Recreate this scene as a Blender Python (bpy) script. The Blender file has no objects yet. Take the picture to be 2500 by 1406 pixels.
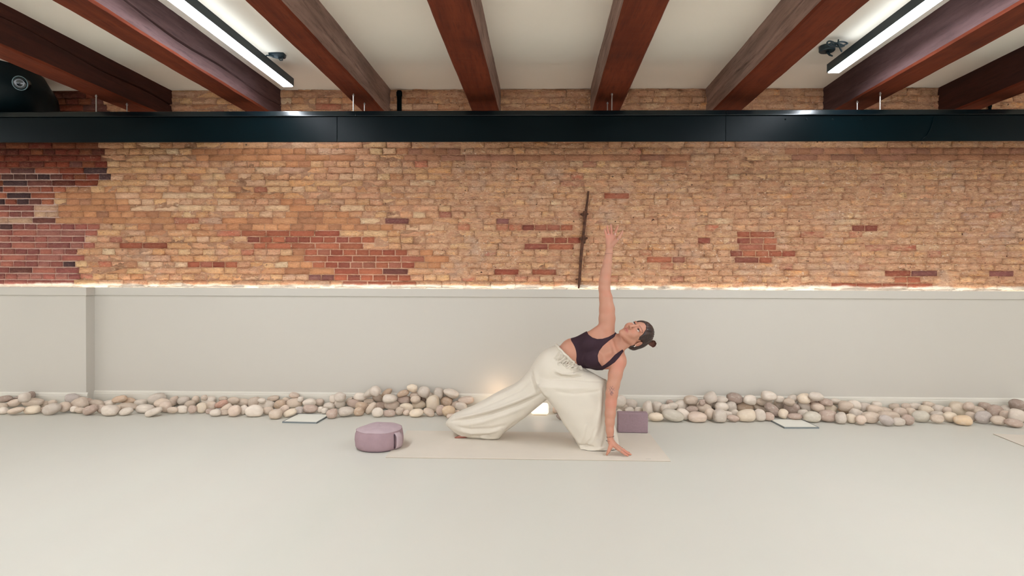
import bpy, bmesh, math, random
import numpy as np
from mathutils import Vector, Matrix, Quaternion

# ------------------------------------------------------------------ camera
F_PX, CX, CY, CAM_H = 1430.0, 1250.0, 703.0, 1.134
YAW, PITCH, ROLL = 33/1430.0, math.atan(16/1430.0), 0.0040
fw = Vector((-math.sin(YAW)*math.cos(PITCH), math.cos(YAW)*math.cos(PITCH), -math.sin(PITCH)))
r0 = Vector((math.cos(YAW), math.sin(YAW), 0)); u0 = r0.cross(fw)
rt = r0*math.cos(ROLL)+u0*math.sin(ROLL); up = rt.cross(fw)
CAM = Vector((0, 0, CAM_H))
def ray(px, py):
    return fw + rt*((px-CX)/F_PX) - up*((py-CY)/F_PX)
def at(px, py, Y):                      # point of the plane y=Y seen at a pixel of the photograph
    d = ray(px, py); return CAM + d*(Y/d.y)
def on_floor(px, py, z=0.0):
    d = ray(px, py); return CAM + d*((z-CAM_H)/d.z)
def on_z(px, py, z):
    return on_floor(px, py, z)
def to_px(co):                          # N x 3 array -> pixel coordinates (used while shaping cloth and brickwork)
    co = np.asarray(co, dtype=float) - np.array(CAM)
    zc = co @ np.array(fw)
    return CX + F_PX*(co @ np.array(rt))/zc, CY - F_PX*(co @ np.array(up))/zc

scn = bpy.context.scene
COL = scn.collection
cam_d = bpy.data.cameras.new('camera'); cam = bpy.data.objects.new('camera', cam_d); COL.objects.link(cam)
cam_d.sensor_width = 36; cam_d.lens = F_PX*36/2500; cam_d.clip_start = 0.02
R = Matrix((rt, up, -fw)).transposed()
cam.matrix_world = Matrix.Translation(CAM) @ R.to_4x4()
scn.camera = cam

# ------------------------------------------------------------------ helpers
def lin(c):
    return tuple(((x/255)/12.92 if x/255 <= 0.04045 else ((x/255+0.055)/1.055)**2.4) for x in c)
def new_mat(name):
    m = bpy.data.materials.new(name); m.use_nodes = True
    nt = m.node_tree; b = nt.nodes['Principled BSDF']
    return m, nt, b
def simple(name, rgb, rough=0.6, noise=0.0, nscale=8.0, bump=0.0, bscale=60.0, metal=0.0, spec=0.5, rgb2=None, stretch=None, coat=0.0, sss=0.0):
    m, nt, b = new_mat(name)
    c = lin(rgb)
    b.inputs['Base Color'].default_value = (*c, 1); b.inputs['Roughness'].default_value = rough
    b.inputs['Metallic'].default_value = metal; b.inputs['Specular IOR Level'].default_value = spec
    b.inputs['Coat Weight'].default_value = coat
    if sss: 
        b.inputs['Subsurface Weight'].default_value = sss; b.inputs['Subsurface Radius'].default_value = (0.02, 0.008, 0.004); b.inputs['Subsurface Scale'].default_value = 0.5
    tc = nt.nodes.new('ShaderNodeTexCoord'); src = tc.outputs['Object']
    if stretch:
        mp = nt.nodes.new('ShaderNodeMapping'); mp.inputs['Scale'].default_value = stretch
        nt.links.new(src, mp.inputs['Vector']); src = mp.outputs['Vector']
    if noise or rgb2:
        n = nt.nodes.new('ShaderNodeTexNoise'); n.inputs['Scale'].default_value = nscale; n.inputs['Detail'].default_value = 5
        nt.links.new(src, n.inputs['Vector'])
        mix = nt.nodes.new('ShaderNodeMix'); mix.data_type = 'RGBA'
        c2 = lin(rgb2) if rgb2 else tuple(x*(1-noise) for x in c)
        c1 = c if rgb2 else tuple(min(1, x*(1+noise)) for x in c)
        mix.inputs['A'].default_value = (*c1, 1); mix.inputs['B'].default_value = (*c2, 1)
        rmp = nt.nodes.new('ShaderNodeMapRange'); rmp.inputs['From Min'].default_value = 0.3; rmp.inputs['From Max'].default_value = 0.7
        nt.links.new(n.outputs['Fac'], rmp.inputs['Value']); nt.links.new(rmp.outputs['Result'], mix.inputs['Factor'])
        nt.links.new(mix.outputs['Result'], b.inputs['Base Color'])
    if bump:
        n2 = nt.nodes.new('ShaderNodeTexNoise'); n2.inputs['Scale'].default_value = bscale; n2.inputs['Detail'].default_value = 6
        nt.links.new(src, n2.inputs['Vector'])
        bp = nt.nodes.new('ShaderNodeBump'); bp.inputs['Strength'].default_value = bump; bp.inputs['Distance'].default_value = 0.01
        nt.links.new(n2.outputs['Fac'], bp.inputs['Height']); nt.links.new(bp.outputs['Normal'], b.inputs['Normal'])
    return m
def glow(name, rgb, strength):
    m, nt, b = new_mat(name)
    b.inputs['Base Color'].default_value = (.9, .9, .9, 1)
    b.inputs['Emission Color'].default_value = (*lin(rgb), 1); b.inputs['Emission Strength'].default_value = strength
    return m
def tag(o, label=None, cat=None, group=None, kind=None):
    if label: o['label'] = label
    if cat: o['category'] = cat
    if group: o['group'] = group
    if kind: o['kind'] = kind
    return o
def empty(name, loc, label=None, cat=None, group=None, rz=0.0):
    o = bpy.data.objects.new(name, None); COL.objects.link(o); o.location = loc; o.rotation_euler = (0, 0, rz)
    o.empty_display_size = 0.05
    return tag(o, label, cat, group)
def link(name, me, mat=None, parent=None, smooth=False):
    if mat is not None: me.materials.append(mat)
    if smooth: me.shade_smooth()
    o = bpy.data.objects.new(name, me); COL.objects.link(o)
    if parent is not None:
        o.parent = parent
        o.matrix_parent_inverse = parent_matrix(parent).inverted()
    return o
def parent_matrix(o):
    m = Matrix.LocRotScale(o.location, o.rotation_euler, o.scale)
    return (parent_matrix(o.parent) @ o.matrix_parent_inverse @ m) if o.parent else m
def bm_obj(name, bm, mat=None, parent=None, smooth=False, bevel=0.0, seg=2):
    bmesh.ops.recalc_face_normals(bm, faces=bm.faces)
    me = bpy.data.meshes.new(name); bm.to_mesh(me); bm.free()
    o = link(name, me, mat, parent, smooth)
    if bevel:
        md = o.modifiers.new('bevel', 'BEVEL'); md.width = bevel; md.segments = seg; md.limit_method = 'ANGLE'; md.angle_limit = 0.6
    return o
def box(bm, x0, x1, y0, y1, z0, z1, mtx=None):
    vs = [bm.verts.new((x, y, z)) for x in (x0, x1) for y in (y0, y1) for z in (z0, z1)]
    for f in ((0,1,3,2), (4,6,7,5), (0,4,5,1), (2,3,7,6), (0,2,6,4), (1,5,7,3)):
        bm.faces.new([vs[i] for i in f])
    if mtx is not None:
        for v in vs: v.co = mtx @ v.co
    return vs
def tube(bm, pts, r, seg=10, closed=False, cap=True):
    pts = [Vector(p) for p in pts]; n = len(pts); rings = []
    rs = r if isinstance(r, (list, tuple)) else [r]*n
    prev = None
    for i, p in enumerate(pts):
        a = pts[(i-1) % n] if (closed or i > 0) else p; b = pts[(i+1) % n] if (closed or i < n-1) else p
        t = (b-a).normalized()
        ref = prev if prev is not None else (Vector((0,0,1)) if abs(t.z) < .9 else Vector((1,0,0)))
        n1 = (ref - t*ref.dot(t)).normalized(); prev = n1; n2 = t.cross(n1)
        rings.append([bm.verts.new(p + (n1*math.cos(k*2*math.pi/seg)+n2*math.sin(k*2*math.pi/seg))*rs[i]) for k in range(seg)])
    m = n if closed else n-1
    for i in range(m):
        A, B = rings[i], rings[(i+1) % n]
        for k in range(seg):
            bm.faces.new((A[k], A[(k+1) % seg], B[(k+1) % seg], B[k]))
    if cap and not closed:
        bm.faces.new(rings[0][::-1]); bm.faces.new(rings[-1])
def lathe(bm, prof, seg=48, c=(0,0,0), disp=None):
    rings = []
    for (r, z) in prof:
        ring = []
        for k in range(seg):
            a = 2*math.pi*k/seg; rr, zz = (r, z) if disp is None else disp(r, z, a)
            ring.append(bm.verts.new((c[0]+rr*math.cos(a), c[1]+rr*math.sin(a), c[2]+zz)))
        rings.append(ring)
    for A, B in zip(rings, rings[1:]):
        for k in range(seg): bm.faces.new((A[k], A[(k+1) % seg], B[(k+1) % seg], B[k]))
    return rings

# numpy value noise
def _hash(ix, iy, iz, seed=0):
    h = (ix.astype(np.int64)*73856093) ^ (iy.astype(np.int64)*19349663) ^ (iz.astype(np.int64)*83492791) ^ (seed*2654435761)
    h = (h ^ (h >> 13))*1274126177 & 0x7fffffff
    h = (h ^ (h >> 15))*2246822519 & 0x7fffffff
    return ((h >> 7) & 0xffff)/65535.0
def vnoise(p, scale, seed=0):
    q = np.asarray(p)*scale; i = np.floor(q); f = q-i; f = f*f*(3-2*f); i = i.astype(np.int64); r = 0
    for dx in (0, 1):
        for dy in (0, 1):
            for dz in (0, 1):
                w = (f[:,0] if dx else 1-f[:,0])*(f[:,1] if dy else 1-f[:,1])*(f[:,2] if dz else 1-f[:,2])
                r = r + w*_hash(i[:,0]+dx, i[:,1]+dy, i[:,2]+dz, seed)
    return r
def in_poly(px, py, poly):
    inside = np.zeros(np.shape(px), bool); n = len(poly)
    for i in range(n):
        x1, y1 = poly[i]; x2, y2 = poly[(i+1) % n]
        if y1 == y2: continue
        c = ((y1 > py) != (y2 > py)) & (px < (x2-x1)*(py-y1)/(y2-y1)+x1)
        inside ^= c
    return inside

# ------------------------------------------------------------------ the setting
Y_WALL, Y_LEDGE, Y_STEP, CEIL_Z = 5.36, 5.25, 5.145, 2.884
X0, X1, YB = -8.2, 8.2, -7.0
m_floor = simple('pale_resin_floor', (201, 198, 187), rough=0.42, noise=0.012, nscale=1.3, bump=0.02, bscale=14, spec=0.35)
m_ceil = simple('warm_white_plaster', (246, 240, 228), rough=0.85, noise=0.015, nscale=2.0)
m_wall = simple('greige_wall_paint', (192, 186, 175), rough=0.7, noise=0.01, nscale=1.0)
bm = bmesh.new(); box(bm, X0, X1, YB, Y_WALL+0.3, -0.2, 0.0)
floor = tag(bm_obj('floor', bm, m_floor), kind='structure', label='pale cream seamless resin floor')
bm = bmesh.new(); box(bm, X0, X1, YB, Y_WALL+0.3, CEIL_Z, CEIL_Z+0.2)
tag(bm_obj('ceiling', bm, m_ceil), kind='structure', label='white plaster ceiling between the wooden beams')

m_side = simple('side_wall_paint', (226, 218, 206), rough=.8)
for nm, xa in (('wall_left', X0-.15), ('wall_right', X1)):  # unseen walls, added to block the world light at the sides
    bm = bmesh.new(); box(bm, xa, xa+.15, YB, Y_WALL+0.3, 0, CEIL_Z); tag(bm_obj(nm, bm, m_side), kind='structure', label='added side wall out of the frame, blocks light from the sides')
# lower boarded wall: right run, left run that stands 10 cm forward, rim board and LED strip on top
step_x = at(210, 840, Y_STEP).x
LEDGE_Z = 1.060
bm = bmesh.new(); box(bm, step_x-0.02, X1, Y_LEDGE, Y_LEDGE+0.045, 0, LEDGE_Z)
wlow = tag(bm_obj('wall_back_lower', bm, m_wall), kind='structure', label='waist-high greige wall below the brick')
bm = bmesh.new(); box(bm, X0, step_x, Y_STEP, Y_LEDGE+0.045, 0, LEDGE_Z)
wlow2 = tag(bm_obj('wall_back_lower_left', bm, m_wall), kind='structure', label='left stretch of the low wall that stands forward')
bm = bmesh.new(); 
z0 = LEDGE_Z-0.066
box(bm, step_x+0.012, X1, Y_LEDGE-0.012, Y_LEDGE+0.05, z0, LEDGE_Z+0.004)
tag(bm_obj('trim_1', bm, m_wall, bevel=0.002), kind='structure', label='rim board on the low wall')
bm = bmesh.new(); box(bm, X0, step_x+0.012, Y_STEP-0.012, Y_LEDGE+0.05, z0, LEDGE_Z+0.004)
tag(bm_obj('trim_2', bm, m_wall, bevel=0.002), kind='structure', label='rim board on the forward left stretch')
m_base = simple('baseboard_paint', (206, 200, 187), rough=0.5)
def baseboard(name, x0, x1, yf):
    bm = bmesh.new()
    prof = [(0, 0), (-0.018, 0), (-0.018, 0.098), (-0.012, 0.103), (-0.012, 0.112), (-0.006, 0.122), (0, 0.126)]
    A = [bm.verts.new((x0, yf+y, z)) for y, z in prof]; B = [bm.verts.new((x1, yf+y, z)) for y, z in prof]
    n = len(prof)
    for i in range(n): bm.faces.new((A[i], A[(i+1) % n], B[(i+1) % n], B[i]))
    bm.faces.new(A[::-1]); bm.faces.new(B)
    return tag(bm_obj(name, bm, m_base), kind='structure', label='moulded baseboard behind the stones')
baseboard('baseboard_back', step_x, X1, Y_LEDGE); baseboard('baseboard_back_left', X0, step_x+0.018, Y_STEP)
# LED strip lying behind the rim, washing the foot of the brick
m_led = glow('warm_led', (252, 246, 238), 7.5)
bm = bmesh.new(); box(bm, X0+.1, X1-.1, Y_LEDGE+0.062, Y_LEDGE+0.072, LEDGE_Z-0.030, LEDGE_Z-0.022)
led = tag(bm_obj('led_strip', bm, m_led), 'warm LED strip tucked behind the top of the low wall', 'light strip')
bm = bmesh.new(); box(bm, X0, X1, Y_LEDGE+0.045, Y_WALL+0.05, LEDGE_Z-0.07, LEDGE_Z-0.030)
tag(bm_obj('trim_3', bm, m_wall), kind='structure', label='floor of the light cove behind the rim')

# ------------------------------------------------------------------ brick wall
def wall_px(px, py): return at(px, py, Y_WALL)
RED = [(156,88,66),(166,94,70),(148,80,62),(160,98,78),(140,78,64),(170,100,74)]
REDL = [(146,84,74),(156,90,78),(138,78,70),(154,98,86),(134,76,70),(164,98,82)]
DARK = [(96,62,56),(84,56,54),(110,66,58),(76,54,54)]
DRED = [(122,56,42),(112,50,38),(134,64,44),(104,52,42),(128,70,46)]
OCH = [(178,124,88),(184,130,92),(172,120,88),(188,136,98)]
TAN = [(200,150,110),(204,156,112),(194,144,108),(206,160,114),(186,136,104),(208,164,122),(196,146,114),(198,146,100),(190,144,112)]
CREAM = [(212,170,134),(214,174,140),(206,164,132)]
BROWN = [(164,116,88),(158,112,90),(168,120,92)]
GREY = [(192,152,124),(186,146,122),(198,160,130)]
P_LEFT = [(-900,100),(268,100),(268,340),(262,412),(262,461),(150,461),(142,500),(145,545),(238,548),(240,572),(222,575),(222,602),(204,604),(204,625),(190,628),(190,735),(-900,735)]
P_LEFT_DK = [(-900,100),(268,100),(262,461),(-900,461)]
P_BLACK = [(-20,412),(150,412),(150,505),(-20,505)]
P_OCH = [(150,466),(298,466),(300,490),(318,492),(335,508),(335,522),(445,524),(445,556),(230,552),(146,545)]
P_OCH_L = [[(518,524),(868,524),(868,541),(964,541),(966,559),(518,559)], [(465,356),(750,356),(750,372),(868,372),(868,390),(468,392)], [(696,392),(762,392),(762,406),(696,406)],
           [(705,606),(752,606),(752,655),(705,655)], [(690,485),(745,485),(745,512),(690,512)], [(696,512),(812,512),(812,526),(696,526)], [(1013,615),(1052,615),(1075,640),(1060,662),(1013,662)], [(690,655),(800,655),(800,668),(720,668)]]
P_RED = [[(605,559),(828,559),(828,574),(906,574),(906,590),(918,590),(918,606),(605,606)], [(752,609),(1010,609),(1010,670),(795,670),(795,655),(752,655)], [(820,670),(1010,670),(1010,700),(840,700)],
         [(1283,544),(1415,544),(1415,559),(1283,559)], [(1328,576),(1412,576),(1412,590),(1328,590)], [(1283,592),(1412,592),(1412,606),(1283,606)],
         [(1818,560),(1895,560),(1895,576),(1900,592),(1898,608),(1935,612),(1935,624),(1895,626),(1895,640),(1800,640),(1785,620),(1800,590)],
         [(1580,625),(1668,625),(1668,640),(1580,640)], [(1620,594),(1652,594),(1652,608),(1620,608)], [(1700,585),(1730,585),(1730,602),(1700,602)],
         [(2182,655),(2240,655),(2246,702),(2172,702),(2172,672)], [(2064,544),(2126,544),(2126,558),(2064,558)], [(447,637),(570,637),(570,651),(447,651)],
         [(2052,688),(2175,688),(2175,700),(2052,700)], [(1236,656),(1272,656),(1272,671),(1236,671)], [(1320,657),(1352,657),(1352,671),(1320,671)],[(1500,468),(1530,464),(1530,486),(1500,486)],
         [(300,586),(330,586),(330,604),(300,604)],[(362,586),(414,586),(414,604),(362,604)],[(392,556),(440,556),(440,572),(392,572)]]
P_PURP = [[(2242,660),(2292,660),(2292,674),(2242,674)], [(2405,655),(2476,655),(2476,670),(2405,670)], [(750,668),(812,668),(812,684),(750,684)], [(964,528),(1002,528),(1002,540),(964,540)], [(1216,528),(1246,528),(1246,542),(1216,542)]]
P_BAND = [[(1010,356),(1112,356),(1112,373),(1658,373),(1662,402),(1600,402),(1600,388),(1000,390)], [(1914,368),(2520,368),(2520,386),(2170,388),(2180,400),(2140,400),(2140,386),(1914,386)]]
P_PALE = [(295,475),(470,478),(470,512),(330,512)]
P_LAV = [(2220,500),(2330,430),(2520,430),(2520,600),(2440,640),(2360,560)]
rng = random.Random(11)
def zone(px, py):
    def hit(poly): return bool(in_poly(np.array([px]), np.array([py]), poly)[0])
    if hit(P_LEFT):
        if hit(P_BLACK): return (rng.choice(DARK if rng.random() < .62 else RED), 0.08, 'L')
        if py > 505 and py < 548 and rng.random() < .35: return (rng.choice(GREY), .6, 'L')
        if hit(P_LEFT_DK): return (rng.choice(DRED if px < 170 or rng.random() < .75 else DARK), 0.12, 'D')
        if rng.random() < .04: return (rng.choice(DARK), .1, 'L')
        return (rng.choice(REDL), 0.15, 'L')
    for p in P_RED:
        if hit(p):
            c = rng.choice(RED)
            if 655 < py < 672 and px > 950 and px < 1012: c = rng.choice(DARK)
            return (c, 0.08 if px < 1300 else .18, 'R')
    for p in P_PURP:
        if hit(p): return (rng.choice([(140,92,84),(126,78,72)]), .15, 'R')
    if hit(P_OCH): return (rng.choice(OCH if rng.random()<.8 else BROWN), .12, 'O')
    for p in P_OCH_L:
        if hit(p): return (rng.choice(OCH), .1, 'O')
    for p in P_BAND:
        if hit(p): return (rng.choice(BROWN), .12, 'O')
    if hit(P_PALE): return (rng.choice(CREAM if rng.random() < .6 else TAN), .4, 'T')
    if hit(P_LAV) and rng.random() < .5: return (rng.choice([(188,152,132),(180,144,126),(200,166,140)]), .9, 'T')
    r = rng.random()
    if 1120 < px < 1290 and 543 < py < 560 and r < .5: return (rng.choice(RED), .45, 'T')
    if r < .03: return (rng.choice([(170,100,78),(160,98,82)]), .6, 'T')
    if r < .14: return (rng.choice(CREAM), .7, 'T')
    if r < .20: return (rng.choice(GREY), .8, 'T')
    if r < .30 and px < 1200: return (rng.choice(OCH), .6, 'T')
    return (rng.choice(TAN), .8, 'T')
MORT = {'L': (226,190,172), 'D': (150,98,76), 'R': (230,188,162), 'O': (172,128,104), 'T': (186,140,112)}
mortar_px = []
BR = 1.09
verts, faces, cols, rough_v = [], [], [], []
def add_brick(xa, xb, za, zb, col, rough, zn):
    j = 0.0022 if zn in 'LRDO' else 0.0055
    proud = {'L': .004, 'D': .004, 'R': .004, 'O': .003}.get(zn, None)
    if proud is None: proud = rng.uniform(-.006, .012)
    nx, nz = 6, 4; base = len(verts); prevk = -1; lastdx = 0; colz = [0]*7
    tilt, tilt2 = (rng.uniform(-.3, .3), rng.uniform(-.1, .1)) if zn == 'T' else (0, 0)
    for k in range(nz+1):
        for i in range(nx+1):
            u = (0, .0025/(xb-xa), .30, .5, .70, 1-.0025/(xb-xa), 1)[i]; v = (0, .0022/(zb-za), .5, 1-.0022/(zb-za), 1)[k]
            edge = (i in (0, nx)) or (k in (0, nz)); corner = (i in (0, nx)) and (k in (0, nz))
            x = xa+(xb-xa)*u; z = za+(zb-za)*v
            cr = 0.003 if zn in 'LR' else 0.006
            if corner: x += cr*(1 if i == 0 else -1); z += cr*(1 if k == 0 else -1)*.6
            if k == prevk and i in (1, nx): x += lastdx; z += rng.uniform(-j, j)*.3; 
            else:
                lastdx = rng.uniform(-j, j)*.7; x += lastdx
            if k in (1, nz): z += colz[i]
            else:
                if k in (0, nz-1): colz[i] = rng.uniform(-j, j)*.7
                z += colz[i] if k in (0, nz-1) else 0
            prevk = k
            inner = 0 if edge else 1
            y = Y_WALL - (0.003 + (proud+.003)*inner if not edge else -0.004)
            if not edge: y -= (z-(za+zb)/2)*tilt + (x-(xa+xb)/2)*tilt2 + rng.uniform(0, .006 if zn == 'T' else .0015)
            verts.append((x, y, z)); cols.append((*lin(col), 1)); rough_v.append(rough)
    for k in range(nz):
        for i in range(nx):
            a = base+k*(nx+1)+i; faces.append((a, a+1, a+nx+2, a+nx+1))
PITCH_Z = 15.45*Y_WALL/F_PX
zc = at(1250, 690, Y_WALL).z + PITCH_Z*.0
row = 0
z = LEDGE_Z-0.10
while z < CEIL_Z:
    stretch = row % 2 == 0; L = 0.226 if stretch else 0.118
    x = -5.2 + rng.uniform(0, L) - (0.05 if stretch else 0)
    zb = min(z+PITCH_Z, CEIL_Z)
    while x < 5.4:
        l = L*rng.uniform(.96, 1.04)
        if rng.random() < .12 and stretch: l = .118
        px, py = to_px([(x+l/2, Y_WALL, (z+zb)/2)]); px, py = float(px[0]), float(py[0])
        col, ro, zn = zone(px, py)
        if zn == 'T': 
            m = rng.choice((.0012, .0016, .0022, .004)); dz = rng.uniform(-.003, .003)
        elif zn == 'O': m = 0.0014; dz = 0
        else: m = {'L': .0050, 'R': .0040}.get(zn, .003); dz = 0
        jit = rng.uniform(1.0, 1.14); col = (min(250, col[0]*jit*(1.12 if zn in 'TO' else 1.05)), min(250, col[1]*jit*(1.135 if zn in 'TO' else 1.08)), min(250, col[2]*jit*(1.15 if zn in 'TO' else 1.10)))
        if zn == 'T': ro = min(1.0, ro+.25) if px > 1050+60*math.sin(py*.05) else ro*.85
        add_brick(x+m, x+l-m, z+m+dz, zb-m+dz, col, ro, zn)
        x += l
    z += PITCH_Z; row += 1
# mortar bed behind / between the bricks
nx, nz = 520, 96; base = len(verts)
gx = np.linspace(X0, X1, nx); gz = np.linspace(LEDGE_Z-.12, CEIL_Z, nz)
GX, GZ = np.meshgrid(gx, gz); P3 = np.stack([GX.ravel(), np.full(GX.size, Y_WALL), GZ.ravel()], 1)
mpx, mpy = to_px(P3)
mc = np.tile(np.array(MORT['T']), (len(P3), 1)).astype(float)
sel = in_poly(mpx, mpy, P_LEFT); mc[sel] = MORT['L']; sel2 = sel & (mpy < 415); mc[sel2] = MORT['D']; mc[sel & (mpy >= 415) & (mpy < 548)] = (230,200,184)
for p in P_RED[:3]: mc[in_poly(mpx, mpy, p)] = MORT['R']
mc[in_poly(mpx, mpy, P_OCH)] = MORT['O']
dk = np.clip((vnoise(P3, 5.5, 9)-.55)*9, 0, 1)*(~sel); mc = mc*(1-dk[:, None])+np.array((146,106,80))*dk[:, None]
yn = Y_WALL - 0.0005 - 0.006*vnoise(P3, 30, 3)
for k in range(len(P3)):
    verts.append((P3[k,0], yn[k] if not sel[k] else Y_WALL, P3[k,2])); cols.append((*lin(mc[k]), 1)); rough_v.append(.15 if sel[k] else (1.0 if mpx[k] > 1050 else .7))
for k in range(nz-1):
    for i in range(nx-1):
        a = base+k*nx+i; faces.append((a, a+1, a+nx+1, a+nx))
# plaster smear along the foot of the brick
me = bpy.data.meshes.new('wall_back'); me.from_pydata(verts, [], faces)
me.shade_smooth()
ca = me.color_attributes.new('Col', 'FLOAT_COLOR', 'POINT'); ca.data.foreach_set('color', np.array(cols, dtype=np.float32).ravel())
fa = me.attributes.new('rubble', 'FLOAT', 'POINT'); fa.data.foreach_set('value', np.array(rough_v, dtype=np.float32))
m, nt, b = new_mat('old_brick'); N = nt.nodes; Lk = nt.links
def node(t, **kw):
    n = N.new(t)
    for k, v in kw.items():
        if k in n.inputs: n.inputs[k].default_value = v
        else: setattr(n, k, v)
    return n
tc = node('ShaderNodeTexCoord'); at1 = node('ShaderNodeAttribute', attribute_name='Col'); at2 = node('ShaderNodeAttribute', attribute_name='rubble')
def mapped(sx, sy, sz):
    mp = node('ShaderNodeMapping'); mp.inputs['Scale'].default_value = (sx, sy, sz); Lk.new(tc.outputs['Object'], mp.inputs['Vector']); return mp.outputs['Vector']
def noise(scale, detail=5, vec=None, rough=.6):
    n = node('ShaderNodeTexNoise', Scale=scale, Detail=detail, Roughness=rough); Lk.new(vec or tc.outputs['Object'], n.inputs['Vector']); return n.outputs['Fac']
def mrange(v, a, b_, c=0.0, d=1.0):
    n = node('ShaderNodeMapRange'); n.inputs['From Min'].default_value = a; n.inputs['From Max'].default_value = b_; n.inputs['To Min'].default_value = c; n.inputs['To Max'].default_value = d
    Lk.new(v, n.inputs['Value']); return n.outputs['Result']
def mathn(op, a, b_):
    n = node('ShaderNodeMath', operation=op)
    for i, v in enumerate((a, b_)):
        if isinstance(v, (int, float)): n.inputs[i].default_value = v
        else: Lk.new(v, n.inputs[i])
    return n.outputs[0]
def mixc(f, a, b_, blend='MIX'):
    n = node('ShaderNodeMix', data_type='RGBA', blend_type=blend)
    for s, v in (('Factor', f), ('A', a), ('B', b_)):
        if isinstance(v, (int, float)): n.inputs[s].default_value = v
        elif isinstance(v, tuple): n.inputs[s].default_value = (*v, 1)
        else: Lk.new(v, n.inputs[s])
    return n.outputs['Result']
rub = at2.outputs['Fac']; wide = mapped(1, 1, 2.2)
c = at1.outputs['Color']
c = mixc(mathn('MULTIPLY', mrange(noise(9, 5, wide), .34, .54), mathn('MULTIPLY', mathn('MULTIPLY', rub, rub), .92)), c, lin((222,174,138)))
c = mixc(mathn('MULTIPLY', mrange(noise(17, 6, wide), .52, .64), mathn('MULTIPLY', rub, .75)), c, lin((206,152,118)))
c = mixc(mathn('MULTIPLY', mrange(noise(26, 6, wide), .55, .66), mathn('MULTIPLY', rub, .7)), c, lin((242,208,164)))
c = mixc(mathn('MULTIPLY', mrange(noise(3.5, 3), .56, .72), mathn('MULTIPLY', rub, .6)), c, lin((216,184,160)))
c = mixc(mathn('MULTIPLY', mrange(noise(6.5, 4), .60, .72), mathn('MULTIPLY', rub, .45)), c, lin((208,144,112)))
c = mixc(mathn('MULTIPLY', mrange(noise(34, 6, mapped(.8, 1, 2.6)), .59, .69), mathn('MULTIPLY', rub, .85)), c, lin((142,94,68)))
c = mixc(mathn('MULTIPLY', mathn('MAXIMUM', mrange(noise(40, 4), .675, .71), mrange(noise(17, 5), .70, .725)), rub), c, lin((66,42,34)))
c = mixc(mrange(noise(90, 4), .3, .7, 0, .22), c, lin((160,120,100)), 'MULTIPLY')
c = mixc(mrange(noise(60, 6), .62, .80, 0, .30), c, lin((232,206,182)))
c = mixc(mathn('MULTIPLY', mrange(noise(44, 6), .60, .68), mathn('MULTIPLY', rub, mrange(noise(2.6, 2), .45, .6, .15, .8))), c, lin((250,228,202)))
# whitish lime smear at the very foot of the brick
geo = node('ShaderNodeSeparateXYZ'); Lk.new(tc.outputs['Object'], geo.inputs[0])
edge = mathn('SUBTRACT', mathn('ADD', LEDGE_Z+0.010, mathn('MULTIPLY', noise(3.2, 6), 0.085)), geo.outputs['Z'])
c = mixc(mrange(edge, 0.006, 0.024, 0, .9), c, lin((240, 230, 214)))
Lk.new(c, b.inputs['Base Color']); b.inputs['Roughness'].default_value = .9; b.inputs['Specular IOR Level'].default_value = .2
bp = node('ShaderNodeBump'); bp.inputs['Strength'].default_value = 1.0; bp.inputs['Distance'].default_value = .016
h1 = mathn('ADD', noise(45, 6, wide), mathn('MULTIPLY', noise(18, 4, wide), mathn('MULTIPLY', rub, 1.2)))
Lk.new(h1, bp.inputs['Height']); Lk.new(bp.outputs['Normal'], b.inputs['Normal'])
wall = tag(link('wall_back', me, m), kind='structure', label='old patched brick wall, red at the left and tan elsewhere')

# ------------------------------------------------------------------ wooden ceiling beams
BANG = -0.0293            # beams run at a slight angle to the wall normal
def frame_pt(X, Y, Z): return Vector((X*math.cos(BANG)-Y*math.sin(BANG), X*math.sin(BANG)+Y*math.cos(BANG), Z))
ZB = CAM_H+1.482
def wood_mat(name, c1, c2, c3, rough):
    m, nt, b = new_mat(name)
    global N, Lk, tc
    N = nt.nodes; Lk = nt.links; tc = node('ShaderNodeTexCoord')
    v = mapped(7, .7, 7)
    c = mixc(mrange(noise(2.2, 5, v), .35, .65), lin(c1), lin(c2))
    c = mixc(mrange(noise(9, 6, v), .52, .75, 0, .6), c, lin(c3))
    c = mixc(mrange(noise(1.3, 3), .6, .75, 0, .6), c, lin(c3))
    Lk.new(c, b.inputs['Base Color']); b.inputs['Roughness'].default_value = rough; b.inputs['Specular IOR Level'].default_value = .18
    bp = node('ShaderNodeBump'); bp.inputs['Strength'].default_value = .5; bp.inputs['Distance'].default_value = .006
    Lk.new(noise(8, 6, v), bp.inputs['Height']); Lk.new(bp.outputs['Normal'], b.inputs['Normal'])
    return m
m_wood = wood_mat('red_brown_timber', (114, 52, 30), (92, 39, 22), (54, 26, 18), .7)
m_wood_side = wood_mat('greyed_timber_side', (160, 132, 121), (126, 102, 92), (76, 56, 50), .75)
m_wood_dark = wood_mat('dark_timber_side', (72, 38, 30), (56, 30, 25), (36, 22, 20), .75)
m_wood_mid = wood_mat('purplish_timber_side', (84, 62, 62), (66, 44, 42), (42, 28, 27), .75)
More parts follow.
